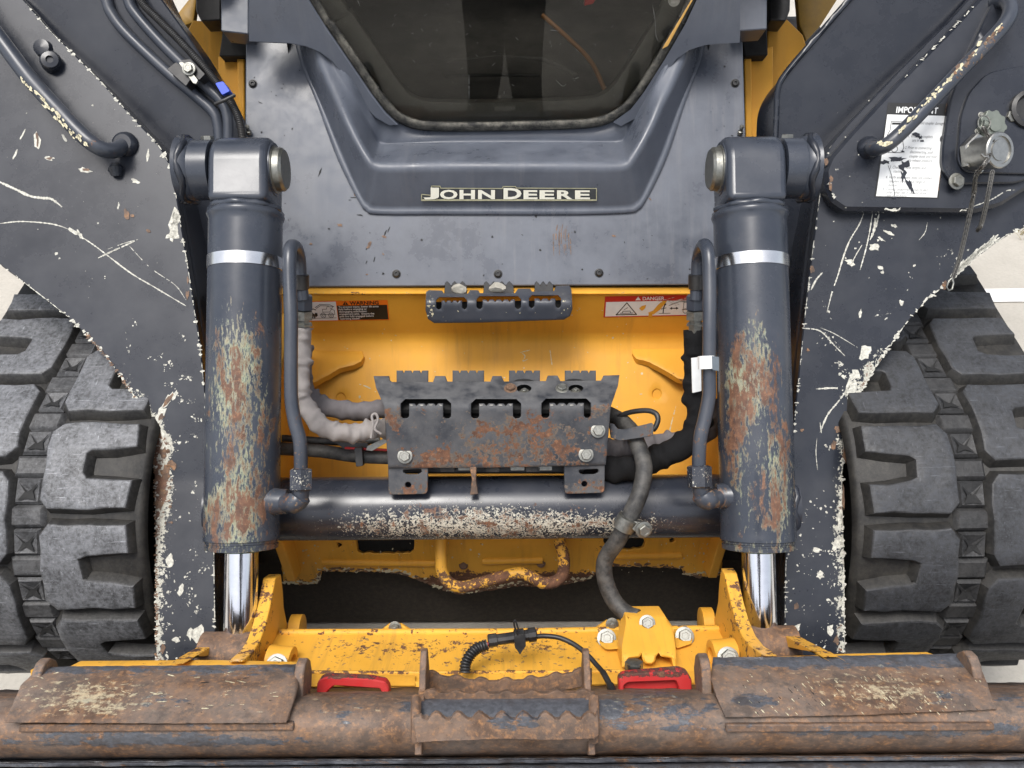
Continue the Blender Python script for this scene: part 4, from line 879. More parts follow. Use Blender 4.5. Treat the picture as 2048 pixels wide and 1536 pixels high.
# ------------------------------------------------------------------ tilt cylinders
def cylinder(side):
    A, B = (at(493, 340, 1.262), at(483.5, 1085, 1.222)) if side < 0 else (at(1497, 338, 1.262), at(1516, 1075, 1.222))
    py0, py1 = (340, 1085) if side < 0 else (338, 1075)
    k = (B - A); L = k.length; k.normalize(); T = lambda y: L * (y - py0) / (py1 - py0)
    X = Vector((1, 0, 0)); e2 = X.cross(k).normalized()
    if e2.y > 0: e2 = -e2
    def wr(x, y, c):
        if side < 0: w = .25 * blob(x, y, 474, 890, 84, 280, .55) + .12 * blob(x, y, 455, 700, 40, 140) + .06 * blob(x, y, 470, 860, 30, 200) + .14 * blob(x, y, 450, 1040, 70, 70) + .12 * blob(x, y, 512, 660, 24, 90) + .06 * blob(x, y, 520, 900, 40, 180)
        else: w = .24 * blob(x, y, 1524, 910, 84, 280, .55) + .18 * blob(x, y, 1500, 730, 44, 110, .5) + .12 * blob(x, y, 1462, 850, 30, 130) + .12 * blob(x, y, 1560, 980, 30, 120)
        return w * .92 + .04
    prof = [(T(412), .036), (T(424), .050), (T(430), .0555), (T(436), .0572), (T(442), .0555), (T(446), .0542)]
    prof += [(T(y), .0541) for y in range(456, 1066, 10)] + [(T(1067), .0545), (T(1070), .0548), (T(1078), .0548), (T(1079), .052)]
    c = lathe('tilt_cylinder', A, k, prof, M_cyl, LD, 48, attrs={'wear': wr}, ang=50, label='scraped tilt cylinder, heavily rusted down its front' if side < 0 else 'scraped tilt cylinder with green and rust streaks')
    lathe('gland', A, k, [(T(1078), .046), (T(1079), .0525), (T(1083), .0525), (T(1084), .0505), (T(1087), .0505), (T(1088), .0525), (T(1096), .0520), (T(1098), .046)], M_cyl, c, 40, attrs={'wear': lambda x, y, c_: .30})
    lathe('rod_seal', A, k, [(T(1096), .032), (T(1101), .032), (T(1103), .026)], M_green, c, 30)
    lathe('rod', A, k, [(T(1090), .0240), (T(1180), .0240), (T(1264), .0240)], M_chrome, c, 40, ang=50)
    lathe('rod_base', A, k, [(T(1263), .0245), (T(1268), .026), (T(1274), .026), (T(1280), .030)], M_rustd, c, 30)
    lathe('steel_band', A, k, [(T(521), .0546), (T(521.5), .0553), (T(545), .0553), (T(545.5), .0546)], M_steel, c, 48)
    # eye
    prof = []; r_ = .0475
    for i in range(13): a = math.pi * i / 12; prof.append(A - k * math.sin(a) * r_ + e2 * math.cos(a) * r_)
    prof += [A + k * T(400) - e2 * .046, A + k * T(420) - e2 * .050, A + k * T(420) + e2 * .050, A + k * T(400) + e2 * .046]
    prism('rod_eye', [p - X * .044 for p in prof], X * .088, M_cyl, c, .011, attrs={'wear': lambda x, y, c_: .06}, seg=4)
    tube('weld_run', [A + k * T(424) + (X * math.cos(t) + e2 * math.sin(t)) * (.050 + .003 * math.sin(t * 9)) for t in [i * .2 for i in range(32)]], .005, M_cyl, c, 8, ang=70)
    s = -side     # towards the middle of the machine
    lathe('pivot_pin', A + X * s * .042, X * s, [(0, .036), (.004, .036), (.005, .033), (.014, .0325), (.018, .029), (.018, .0001)], M_zinc, c, 36)
    lathe('pin_ring', A + X * s * .043, X * s, [(0, .040), (.002, .040), (.002, .034)], M_cyl, c, 30, attrs={'wear': lambda x, y, c_: .2})
    b = lathe('pivot_boss', A - X * s * .046, -X * s, [(0, .038), (.001, .045), (.030, .045), (.032, .047), (.040, .049), (.050, .052)], M_cyl, c, 36)
    tube('boss_weld', [A - X * s * (.086 + .004 * math.sin(5 * t)) + (k * math.cos(t) + e2 * math.sin(t)) * (.047 + .002 * math.sin(7 * t)) for t in [i * .25 for i in range(26)]], .0055, M_arm, c, 8, ang=70)
    bolt(A - X * s * .060 - k * .044, -k + e2 * .3, .0095, 'z', c, spin=.3)
    g = A - k * .048 + X * s * .012
    lathe('grease_fitting', panel(500 if side < 0 else 1479, 266) - Vector((0, .004, 0)), (0, -.3, 1), [(0, .005), (.006, .005), (.007, .003), (.012, .003), (.015, .0042), (.018, .003), (.018, .0001)], M_zinc, c, 10)
    # steel feed line with its nut and elbow
    if side < 0:
        P = [(606, 600, 1.27), (601, 560, 1.265), (599, 520, 1.255), (593, 497, 1.235), (584, 492, 1.215), (579, 510, 1.20), (579, 560, 1.195), (582, 640, 1.19), (582, 740, 1.19), (583, 800, 1.19), (590, 845, 1.19), (600, 885, 1.19), (602, 945, 1.195)]
        nut, elb, end = (602, 962, 1.195), (600, 1000, 1.197), (560, 1003, 1.215)
    else:
        P = [(1392, 600, 1.27), (1394, 560, 1.265), (1396, 520, 1.255), (1402, 497, 1.235), (1410, 490, 1.215), (1417, 510, 1.20), (1419, 560, 1.195), (1419, 640, 1.19), (1418, 740, 1.19), (1418, 790, 1.19), (1410, 835, 1.19), (1400, 880, 1.19), (1397, 945, 1.195)]
        nut, elb, end = (1399, 956, 1.195), (1404, 994, 1.197), (1446, 992, 1.215)
    f = tube('feed_line', crm([at(*q) for q in P], 8), .0098, M_pipe, c, 18, attrs={'wear': lambda x, y, c_: .10 + .13 * (y > 820) + .10 * blob(x, y, 1418, 550, 20, 30)})
    n0 = at(*nut); lathe('line_nut', n0 + k * -.018, k, [(0, .013), (.001, .016), (.002, .0175), (.030, .0175), (.032, .015), (.032, .011)], M_tube, c, 6, attrs={'wear': lambda x, y, c_: .24}, ph=.3)
    tube('line_elbow', crm([n0 + k * .010, at(*elb) - k * .004, at(*elb) + X * side * .010 + k * .004, at(*end)], 6), [.012] * 6 + [.0155] * 7 + [.0135] * 6, M_pipe, c, 14, attrs={'wear': lambda x, y, c_: .26})
    lathe('line_port', at(*end), X * side, [(-.012, .013), (-.011, .018), (.002, .019), (.02, .024)], M_cyl, c, 20, attrs={'wear': lambda x, y, c_: .25})
    # hose end fittings below the loop of the line
    fx = 607 if side < 0 else 1391
    p0, p1 = at(fx, 590, 1.275), at(fx, 700, 1.30); kk = (p1 - p0).normalized(); pm = (p1 - p0).length / 110
    lathe('hose_fitting', p0, kk, [(0, .012), (.001, .0145), (28 * pm, .0145), (28 * pm + .001, .012)], M_pipe, c, 6)
    lathe('hose_nut', p0 + kk * 30 * pm, kk, [(0, .012), (.001, .0145), (18 * pm, .0145), (18 * pm + .001, .010), (26 * pm, .010), (26 * pm, .0145), (30 * pm, .0145), (31 * pm, .011), (48 * pm, .011)], M_zinc, c, 6)
    lathe('pipe_clamp', at(599 if side < 0 else 1396, 548, 1.262), kk, [(0, .013), (.001, .0145), (.022, .0145), (.023, .013)], M_black, c, 16)
    return c
cyL, cyR = cylinder(-1), cylinder(1)
mk = Marks(lambda x, y: at(x, y, 1.1665), .0005); 
# ------------------------------------------------------------------ cross tube between the arms
c0, c1 = at(425, 1018, 1.335), at(1583, 1011, 1.335)
c0.y = c1.y = (c0.y + c1.y) / 2; c0.z = c1.z = (c0.z + c1.z) / 2
kx = (c1 - c0); LX = kx.length
wt = lambda x, y, c: .05 + .22 * blob(x, y, 945, 1044, 330, 52, .8) + .08 * blob(x, y, 950, 1050, 330, 34, .8) + .08 * blob(x, y, 1350, 1050, 200, 30)
ct = lathe('cross_tube', c0, kx, [(LX * i / 150, .0505) for i in range(151)], M_tube, LD, 56, attrs={'wear': wt}, ang=60)
for s in (0, 1):
    tube('tube_weld', [c0.lerp(c1, .012 if s == 0 else .988) + Vector((.004 * math.sin(t * 7), math.cos(t) * .053, math.sin(t) * .053)) for t in [i * .21 for i in range(31)]], .006, M_tube, ct, 8, ang=70)
# ------------------------------------------------------------------ hose guard step over the tube
def gd(x, y):
    f = dl((700, 1.375), (806, 1.252), (814, 1.250), (960, 1.272))
    return sum(f(x, y + o_) * w_ for o_, w_ in ((-8, .15), (-4, .2), (0, .3), (4, .2), (8, .15)))
sg = surf(gd)
def slot(x0, x1, t0, t1, y0, y1, yt, nt_, r=9):
    P = [(x0, y1), (x0, y0 + r), (x0 + r, y0), (x1 - r, y0), (x1, y0 + r), (x1, y1), (x1 - 4, y1 + 4), (t1 + 4, y1 + 4), (t1, y1)]
    n = nt_; w = (t1 - t0) / (2 * n + 1); T = []
    for i in range(n + 1): T += [(t1 - w * (2 * i), yt), (t1 - w * (2 * i + 1), yt)] if i < n or True else []
    T2 = []
    for i in range(n + 1):
        a, b = t1 - w * 2 * i, t1 - w * (2 * i + 1)
        T2 += [(a, yt + 1), (b, yt + 1)]
        if i < n: T2 += [(b - w * .5, yt + 6)]
    return P + T2 + [(t0, y1), (t0 - 4, y1 + 4), (x0 + 4, y1 + 4)]
GO = [(747, 752), (777, 752), (779, 761), (783, 764), (866, 764), (870, 752), (890, 752), (894, 763), (981, 763), (985, 752), (1003, 752), (1008, 763), (1092, 762), (1096, 751), (1115, 751), (1121, 762), (1203, 761), (1208, 751), (1239, 750), (1236, 772), (1222, 812), (1212, 930), (1140, 932), (960, 936), (776, 936), (768, 812), (752, 776)]
gw = lambda x, y, c: .05 + .16 * smo(y, 800, 822) + .16 * blob(x, y, 870, 925, 60, 22) + .12 * blob(x, y, 1200, 812, 26, 20) + .10 * blob(x, y, 1040, 890, 130, 50) + .10 * blob(x, y, 785, 830, 20, 30)
gp = plate('hose_guard', GO, sg, .008, M_guard, LD, step=8, cham=1.2, holes=[slot(801, 902, 818, 886, 798, 833, 806, 3), slot(942, 1042, 958, 1026, 798, 833, 806, 3), slot(1083, 1182, 1099, 1168, 797, 832, 805, 3),
            [(1048 + 15 * math.cos(a * .4), 777 + 8 * math.sin(a * .4)) for a in range(16)], [(1152 + 15 * math.cos(a * .4), 777 + 8 * math.sin(a * .4)) for a in range(16)]], attrs={'wear': gw}, ang=50)
for x0, x1 in ((793, 856), (905, 968), (1018, 1080), (1130, 1192)):
    w = (x1 - x0) / 11; P = [(x0, 770)]
    for i in range(4): P += [(x0 + w * (3 * i), 741), (x0 + w * (3 * i + 2), 741)] + ([(x0 + w * (3 * i + 2.5), 747)] if i < 3 else [])
    P += [(x1, 770)]
    plate('guard_tooth', P, fl(1.335), .007, M_guard, gp, step=9, cham=.8, attrs={'wear': lambda x, y, c: .12 * (y < 744)})
mk = Marks(sg, .0006)
for t0_, t1_ in ((818, 886), (958, 1026), (1099, 1168)):
    for i in range(4): mk.chip(t0_ + (t1_ - t0_) * (2 * i + .5) / 7, 810, 3.6, 1.5, 0, 9, .5)
mk.done('bare_tooth_tips', plain('worn_tip', (.17, .165, .155), .5, .6, var=.4), gp)
V, F = prism_data([sg(776, 800) + _a * .022 + _u * -.006, sg(1216, 800) + _a * .022 + _u * -.006, sg(1206, 925) + _a * .016, sg(782, 925) + _a * .016], _a * .05); mesh('guard_filler', V, F, M_gap, gp, smooth=False)  # added black fill so the slots look dark inside
V, F = prism_data([p + Vector((0, .004, -.016)) for p in (sg(770, 768), sg(1220, 766), sg(1212, 806), sg(778, 806))], Vector((0, 0, -.008))); mesh('guard_filler', V, F, M_gap, gp, smooth=False)  # second black fill, darkens the openings of the top face
for q, kk, r_ in (((810, 912), 'z', .0085), ((1172, 909), 'z', .0085), ((1196, 861), 'z', .0082)): bolt(sg(*q), -_a + Vector((0, 0, .1)), r_, kk, gp)
nup = Vector((0, -.1, 1))
for q, kk in (((1021, 778), 'r'), ((1124, 778), 'z')): bolt(sg(*q), nup, .0075, kk, gp)
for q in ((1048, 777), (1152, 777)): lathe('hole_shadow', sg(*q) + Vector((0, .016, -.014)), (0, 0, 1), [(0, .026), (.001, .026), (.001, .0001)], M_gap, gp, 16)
for q in ((1049, 776), (1152, 775)): bolt(sg(*q) - nup * .012, nup, .0068, 'n', gp, 'stud_nut')
for x0, x1, y1 in ((776, 856, 990), (1128, 1210, 988)):
    mt_ = plate('mount_tab', rpoly([(x0, 925), (x1, 925), (x1 - 1, y1 - 2), (x0 + 1, y1)], [0, 0, 9, 9]), surf(lambda x, y: gd(x, min(y, 940)) + .004), .008, M_guard, gp, step=7, cham=1.2,
          holes=[rpoly([(x0 + 30, 940), (x1 - 14, 938), (x1 - 12, 944), (x1 - 20, 949), (x0 + 36, 949), (x0 + 30, 945)], 4), rnd((x0 + x1) / 2, y1 - 20, 6)], attrs={'wear': lambda x, y, c: .14 + .16 * smo(y, 945, 985)})
plate('hook_tab', [(938, 930), (953, 930), (952, 960), (956, 988), (940, 990), (944, 960)], fl(1.268), .012, M_rustd, gp, step=8, cham=1)
V, F = box_data(at(990, 900, 1.36), (_r, _u, _a), (.16, .035, .04)); o = bevel(mesh('valve_block', V, F, M_black, LD), .004)
for i, x in enumerate((895, 930, 985, 1035, 1066, 1090)): blk('valve_fitting', [(x - 14, 925), (x + 14, 925), (x + 14, 944 - 3 * (i % 2)), (x - 14, 944 - 3 * (i % 2))], 1.292, .03, M_zinc if i % 2 else M_rub, LD, 2)
# ------------------------------------------------------------------ upper step on the frame
def ud(x, y):
    f = dl((560, 1.505), (596, 1.425), (604, 1.42), (660, 1.445)); return sum(f(x, y + o_) * w_ for o_, w_ in ((-6, .2), (-3, .2), (0, .2), (3, .2), (6, .2)))
su = surf(ud)
UO = [(852, 584), (858, 580), (884, 581), (888, 587), (936, 587), (940, 580), (956, 580), (960, 586), (1030, 586), (1036, 577), (1060, 577), (1064, 583), (1108, 582), (1112, 572), (1139, 571), (1143, 580), (1145, 618), (1140, 632), (1128, 639), (960, 645), (868, 646), (856, 638), (851, 620)]
us = plate('step_plate', UO, su, .007, M_grey, LD, step=7, cham=1.2, holes=[slot(872, 934, 883, 924, 594, 615, 600, 3, 6), slot(953, 1042, 965, 1030, 592, 614, 598, 4, 6), slot(1058, 1122, 1069, 1111, 590, 612, 596, 2, 6)], attrs={'wear': lambda x, y, c: .12 + .14 * (x < 870 or x > 1125)}, ang=50)
mk = Marks(su); mk.scatter(853, 590, 868, 640, 10, (1, 3.5)); mk.scatter(1122, 590, 1142, 630, 8, (1, 3)); mk.scatter(880, 622, 1110, 642, 7, (.8, 2.5)); mk.done('tan_scuffs', M_cream, us)
for x0, x1 in ((888, 934), (966, 1028), (1068, 1107)):
    n = int((x1 - x0) / 13); w = (x1 - x0) / n; P = [(x0, 592)]
    for i in range(n): P += [(x0 + w * (i + .12), 566), (x0 + w * (i + .4), 562), (x0 + w * (i + .68), 566), (x0 + w * (i + .95), 572)]
    P += [(x1, 592)]
    plate('step_tooth', P, fl(1.478), .006, M_black, us, step=8, cham=.8)
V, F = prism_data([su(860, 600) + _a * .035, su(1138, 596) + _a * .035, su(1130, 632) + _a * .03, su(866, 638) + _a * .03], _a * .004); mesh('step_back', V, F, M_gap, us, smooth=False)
# ------------------------------------------------------------------ hoses
def sleeve(name, P, r, mat, parent, wr=.10, n=12, seed=1, seg=26):
    rd = random.Random(seed); Q = dens(crm(P, n), .004, False); V, F = tube_data(Q, r, seg); ph = [rd.uniform(0, 6) for _ in range(9)]
    for i in range(len(Q)):
        for s in range(seg):
            v = V[i * seg + s]; a = 2 * math.pi * s / seg; u = i * .004 / r
            w_ = sum(math.sin(u * f_ + ph[j] + g * a * (1 if j % 2 else -1)) * k_ for j, (f_, g, k_) in enumerate(((1.3, 1, .5), (2.3, 2, .4), (3.4, 1, .35), (4.6, 2, .25), (.7, 3, .3))))
            d = (v - Q[i]); w_ = w_ if w_ > 0 else w_ * .35; V[i * seg + s] = Q[i] + d * (1 + wr * w_)
    return mesh(name, V, F, mat, parent, 70)
D = 1.30
sleeve('hose_sleeve', [at(*q) for q in ((606, 655, 1.295), (603, 700, 1.295), (601, 760, 1.29), (606, 800, 1.29), (628, 838, 1.285), (668, 862, 1.285), (715, 865, 1.29), (752, 858, 1.295), (790, 850, 1.32))], .0142, M_fab, LD, .26, seed=3)
sleeve('hose_sleeve', [at(*q) for q in ((606, 690, 1.36), (606, 750, 1.36), (616, 790, 1.36), (650, 812, 1.355), (700, 822, 1.35), (750, 820, 1.345), (800, 816, 1.345))], .0150, M_fab2, LD, .22, seed=8)
tube('tie_cord', crm([at(*q) for q in ((742, 876, 1.27), (746, 850, 1.268), (744, 832, 1.27), (752, 828, 1.27), (756, 840, 1.268), (750, 858, 1.268), (762, 868, 1.27))], 6), .0022, M_fab, LD, 8)
sleeve('hose_sleeve', [at(*q) for q in ((1392, 660, 1.30), (1392, 720, 1.305), (1394, 790, 1.305), (1398, 830, 1.30), (1385, 872, 1.295), (1340, 905, 1.295), (1280, 930, 1.30), (1225, 940, 1.31), (1180, 930, 1.34))], .0195, M_fabk, LD, .20, seed=4)
sleeve('hose_sleeve', [at(*q) for q in ((1430, 800, 1.37), (1420, 850, 1.365), (1385, 880, 1.36), (1330, 886, 1.35), (1270, 895, 1.345), (1210, 900, 1.345))], .0170, M_fab2, LD, .22, seed=6)
blk('hose_label', [(1383, 716), (1402, 713), (1403, 782), (1385, 786)], 1.278, .004, M_white, LD, 1, .0008)
tube('hose_label_wrap', [at(1412, 712, 1.183), at(1413, 738, 1.183)], .0118, M_white, LD, 16)
blk('label_wrap_tail', [(1424, 712), (1438, 714), (1438, 742), (1425, 740)], 1.172, .002, plain('clear_film', (.10, .12, .14), .2), LD, 1, .0004)
RH = [(1180, 812, 1.36), (1225, 832, 1.33), (1258, 856, 1.30), (1276, 890, 1.275), (1288, 935, 1.255), (1280, 985, 1.245), (1258, 1035, 1.245), (1236, 1080, 1.255), (1216, 1108, 1.27), (1208, 1135, 1.275), (1214, 1172, 1.275), (1230, 1204, 1.27), (1252, 1226, 1.26), (1275, 1236, 1.25)]
sleeve('rubber_hose', [at(*q) for q in RH], .0128, M_rub, LD, .025, seed=2)
cl_c = at(1252, 1046, 1.245); kk = (at(1236, 1080, 1.255) - at(1258, 1035, 1.245)).normalized()
lathe('hose_clamp', cl_c - kk * .011, kk, [(0, .0135), (.001, .0165), (.021, .0165), (.022, .0135)], M_zinc, LD, 24)
blk('clamp_foot', [(1264, 1042), (1290, 1046), (1300, 1052), (1294, 1070), (1280, 1072), (1262, 1056)], 1.232, .02, M_zinc, LD, 3)
bolt(at(1287, 1059, 1.230), -_a + _r * .2 - _u * .2, .0095, 'z', LD, 'clamp_bolt')
tube('hook_rod', crm([at(*q) for q in ((1225, 840, 1.32), (1255, 826, 1.30), (1290, 821, 1.285), (1310, 826, 1.275), (1316, 838, 1.27), (1312, 852, 1.265), (1306, 860, 1.262))], 7), .0042, M_black, LD, 10)
plate('hook_bracket', [(1218, 846), (1228, 848), (1236, 858), (1250, 859), (1304, 846), (1308, 850), (1306, 872), (1240, 882), (1222, 876)], surf(lambda x, y: 1.272 - .0003 * (x - 1218)), .006, M_guard, LD, step=8, cham=1, attrs={'wear': lambda x, y, c: .22})
tube('black_line', crm([at(*q) for q in ((540, 896, 1.36), (640, 902, 1.35), (710, 912, 1.34), (790, 916, 1.34))], 5), .011, M_rub, LD, 12)
tube('black_line', crm([at(*q) for q in ((560, 876, 1.37), (620, 880, 1.365), (680, 884, 1.36), (760, 880, 1.36))], 5), .006, M_rub, LD, 10)
tube('red_wire', crm([at(*q) for q in ((690, 896, 1.335), (730, 898, 1.332), (780, 900, 1.332))], 5), .002, M_redv, LD, 8)
blk('cable_plug', [(670, 884), (735, 886), (738, 902), (690, 900)], 1.335, .02, M_black, LD, 3)
blk('line_clip', [(708, 896), (724, 894), (726, 932), (712, 934)], 1.318, .02, M_black, LD, 3)
blk('bare_tab', [(735, 892), (770, 876), (775, 884), (744, 902), (732, 900)], 1.325, .003, M_zinc, LD, 1, .0005)
# ------------------------------------------------------------------ quick coupler
QD = dl((1262, 1.262), (1372, 1.118)); sq = surf(QD)
wq = lambda x, y, c: .14 + .10 * blob(x, y, 900, 1295, 260, 30)
qc = plate('quick_coupler', [(470, 1268), (600, 1266), (1240, 1264), (1420, 1258), (1560, 1258), (1560, 1380), (470, 1384)], sq, .012, M_yelworn, LD, step=11, cham=3, attrs={'wear': wq})
prism('coupler_face', [sq(470, 1378), sq(1560, 1374), sq(1560, 1374) + Vector((0, .02, -.20)), sq(470, 1378) + Vector((0, .02, -.20))], Vector((0, .012, 0)), M_yel, qc, .002)
tube('coupler_back_edge', [sq(560, 1266), sq(1000, 1265), sq(1440, 1258)], .006, M_yelworn, qc, 10, attrs={'wear': lambda x, y, c: .22})
mk = Marks(sq, .0006); mk.scatter(610, 1272, 1240, 1330, 170, (1, 4.6), el=(.25, .6), rot=.0); mk.scatter(610, 1330, 1240, 1352, 60, (1, 5), el=(.2, .5), rot=0)
mk.done('brown_stains', plain('tan_dirt', (.36, .21, .07), .8), qc)
tube('weld_line', [sq(600, 1345), sq(830, 1346), sq(1000, 1345), sq(1240, 1343)], .003, M_yelworn, qc, 8, attrs={'wear': lambda x, y, c: .26})
for P in ([(610, 1350), (830, 1354), (830, 1372), (610, 1374)], [(1180, 1350), (1420, 1344), (1420, 1366), (1180, 1370)]):
    plate('coupler_lip', P, surf(lambda x, y: QD(x, y) - .008), .006, M_yel, qc, step=16, cham=2)
# lip of the coupler that hooks under the attachment
for P in ([(60, 1341), (128, 1340), (152, 1328), (420, 1326), (600, 1330), (600, 1352), (60, 1360)], [(1430, 1326), (1670, 1314), (1862, 1310), (1906, 1324), (1960, 1330), (1960, 1350), (1430, 1350)]):
    plate('hook_lip', P, surf(dl((1300, 1.13), (1360, 1.06))), .012, M_yelworn, qc, step=12, cham=2, attrs={'wear': lambda x, y, c: .16})
# upright ears (plates standing fore and aft)
def ear(side, X, P, th, nm='ear'):
    pts = [onX(x, y, X) for x, y in P]
    o = prism(nm, pts, Vector((-side * th, 0, 0)) if False else Vector((th * (1 if side < 0 else -1), 0, 0)), M_yelworn, qc, .0015, attrs={'wear': lambda x, y, c: .12})
    return o
def ear2(side, X, front, back, th, nm='ear', wear=.17):
    """front: (px,py) run of the worn front edge at the plate's outer face, top to bottom; back: run behind it, bottom to top, as (dy,dz) from the front"""
    F_ = [onX(x, y, X) for x, y in front]; n = len(F_)
    t = Vector((th * (-side), 0, 0)); V = []; Fc = []
    G_ = [(f + Vector((0, b[0], b[1]))) if abs(b[0]) < 1 else onX(b[0], b[1], X + t.x) - t for f, b in zip(F_, back)]
    for f, g in zip(F_, G_): V += [f, f + t, g + t, g]
    for i in range(n - 1):
        for a in range(4): Fc.append((4 * i + a, 4 * i + (a + 1) % 4, 4 * i + 4 + (a + 1) % 4, 4 * i + 4 + a))
    Fc += [(0, 1, 2, 3), tuple(4 * (n - 1) + a for a in (3, 2, 1, 0))]
    me_ = mesh(nm, V, Fc, M_yelworn, qc, 30, attrs={'wear': lambda x, y, c: wear})
    at_ = me_.data.attributes['wear']
    for i in range(n):
        for a in (0, 1): at_.data[4 * i + a].value = .24
        for a in (2, 3): at_.data[4 * i + a].value = .06
    for a in range(4): at_.data[a].value = .20 if a < 2 else .26
    return bevel(me_, .0015)
for s in (-1, 1):
    mir = (lambda x: x) if s < 0 else (lambda x: 2006 - x)
    dy = 0 if s < 0 else -14
    Xe = -.356 if s < 0 else .352
    fr = [(526, 1156), (521, 1180), (514, 1215), (505, 1250), (494, 1280), (480, 1302), (466, 1314), (456, 1324)]
    if s > 0: fr = [(1474, 1146), (1480, 1170), (1488, 1205), (1498, 1240), (1512, 1272), (1528, 1292), (1546, 1304), (1556, 1312)]
    bk = [(562, 1148), (566, 1180), (568, 1215), (574, 1245), (588, 1270), (600, 1300), (600, 1330), (600, 1345)]
    if s > 0: bk = [(2004 - x, y - 12) for x, y in bk]
    e_ = ear2(s, Xe, fr, bk, .019)
    # worn face strips along the front edge
    mk = Marks(lambda x, y: onX(x, y, Xe), .0009)
    # outer low ear
    Xo = -.428 if s < 0 else .424
    fo = [(430, 1274), (408, 1286), (380, 1302), (352, 1318), (338, 1328)] if s < 0 else [(1574, 1260), (1598, 1272), (1628, 1288), (1660, 1304), (1676, 1314)]
    ear2(s, Xo, fo, [(.03, -.06), (.03, -.06), (.03, -.05), (.03, -.04), (.03, -.03)], .019, wear=.20)
    pc = at(458, 1312, 1.195) if s < 0 else at(1546, 1300, 1.195)
    lathe('pin_boss', pc - Vector((.038, 0, 0)), (1, 0, 0), [(0, .030), (.001, .034), (.070, .034), (.071, .030)], M_rustd if s < 0 else M_rustd, qc, 32, label='bare brown pin boss at the foot of the rod')
    # gusset lug with bolt
    gx = 583 if s < 0 else 1424
    lathe('gusset_lug', onX(gx, 1262 + dy, -.335 * -s * -1 if False else (.335 * s)) , (-s, 0, 0), [(0, .026), (.018, .026), (.019, .02), (.019, .0001)], M_yel, qc, 24)
    bl = at(560 if s < 0 else 1448, 1318 + dy, 1.17)
    lathe('bolt_boss', bl + Vector((.016 * s, 0, -.004)), (-s, -.1, 0), [(0, .022), (.034, .022), (.035, .018), (.035, .012), (.028, .012), (.028, .0001)], M_yel, qc, 24)
    bolt(at(554 if s < 0 else 1456, 1330 + dy, 1.128), (0, -.5, .85), .011, 'z', qc)
# top bolts on little tabs at the back edge
for x, y, P in ((790, 1255, [(752, 1268), (778, 1249), (802, 1249), (832, 1268), (832, 1276), (752, 1276)]), (1224, 1248, [(1182, 1264), (1214, 1242), (1240, 1241), (1256, 1262), (1256, 1272), (1182, 1272)])):
    plate('back_tab', P, fl(1.268), .008, M_yelworn, qc, step=10, cham=1.5); bolt(at(x, y, 1.266), -_a, .0072, 'n', qc)
# lock cover
CVD = dl((1226, 1.235), (1300, 1.165), (1312, 1.155), (1350, 1.145)); scv = surf(CVD)
cv = plate('lock_cover', rpoly([(1252, 1231), (1330, 1230), (1336, 1246), (1346, 1254), (1352, 1296), (1354, 1336), (1348, 1338), (1344, 1318), (1322, 1314), (1318, 1306), (1312, 1316), (1311, 1324), (1304, 1330), (1292, 1329), (1286, 1322), (1284, 1306), (1280, 1316), (1258, 1318), (1250, 1338), (1244, 1336), (1245, 1290), (1252, 1250)], 3), scv, .05, M_yelworn, qc, step=7, cham=4, attrs={'wear': lambda x, y, c: .11 + .05 * (y > 1300)})
bolt(scv(1294, 1246) - _a * .001, Vector((0, -.55, .83)), .0088, 'z', qc)
for P, q in (([(1200, 1270), (1216, 1262), (1246, 1264), (1246, 1298), (1212, 1300), (1199, 1288)], (1213, 1277)), ([(1350, 1262), (1372, 1260), (1386, 1272), (1384, 1288), (1352, 1298)], (1369, 1273))):
    plate('cover_flange', rpoly(P, 6), surf(lambda x, y: QD(x, y) - .012), .012, M_yelworn, qc, step=9, cham=2); bolt(at(q[0], q[1], QD(*q) - .013), Vector((0, -.5, .86)), .0105, 'z', qc)
lathe('plunger_nut', at(1268, 1322, 1.115), Vector((0, -.55, -.83)), [(0, .010), (.001, .0125), (.013, .0125), (.014, .0105), (.018, .0105), (.018, .013), (.024, .013)], M_zinc, qc, 6)
lathe('plunger', at(1268, 1332, 1.106), Vector((0, -.55, -.83)), [(0, .009), (.02, .009)], M_black, qc, 16)
# red lock handles
def handle(P, hole, d):
    plate('lock_handle', rpoly(P, 5), surf(lambda x, y: d), .016, M_red, qc, step=7, cham=2.5, holes=[rpoly(hole, 4)], attrs={'wear': lambda x, y, c: .12 + .22 * (y < 1358)}, label='red lock handle showing over the rusty tube')
handle([(632, 1400), (634, 1366), (640, 1358), (656, 1354), (740, 1358), (770, 1364), (778, 1376), (778, 1400)], [(652, 1400 - 4), (654, 1384), (668, 1372), (760, 1378), (766, 1396)], 1.055)
handle([(1238, 1400), (1238, 1358), (1248, 1350), (1360, 1340), (1376, 1346), (1384, 1360), (1384, 1400)], [(1248, 1396), (1248, 1372), (1256, 1366), (1352, 1362), (1358, 1378), (1358, 1396)], 1.055)
prism('handle_web', [at(x, y, 1.068) for x, y in ((1244, 1364), (1350, 1360), (1366, 1400), (1244, 1400))], _a * .008, M_red, qc)
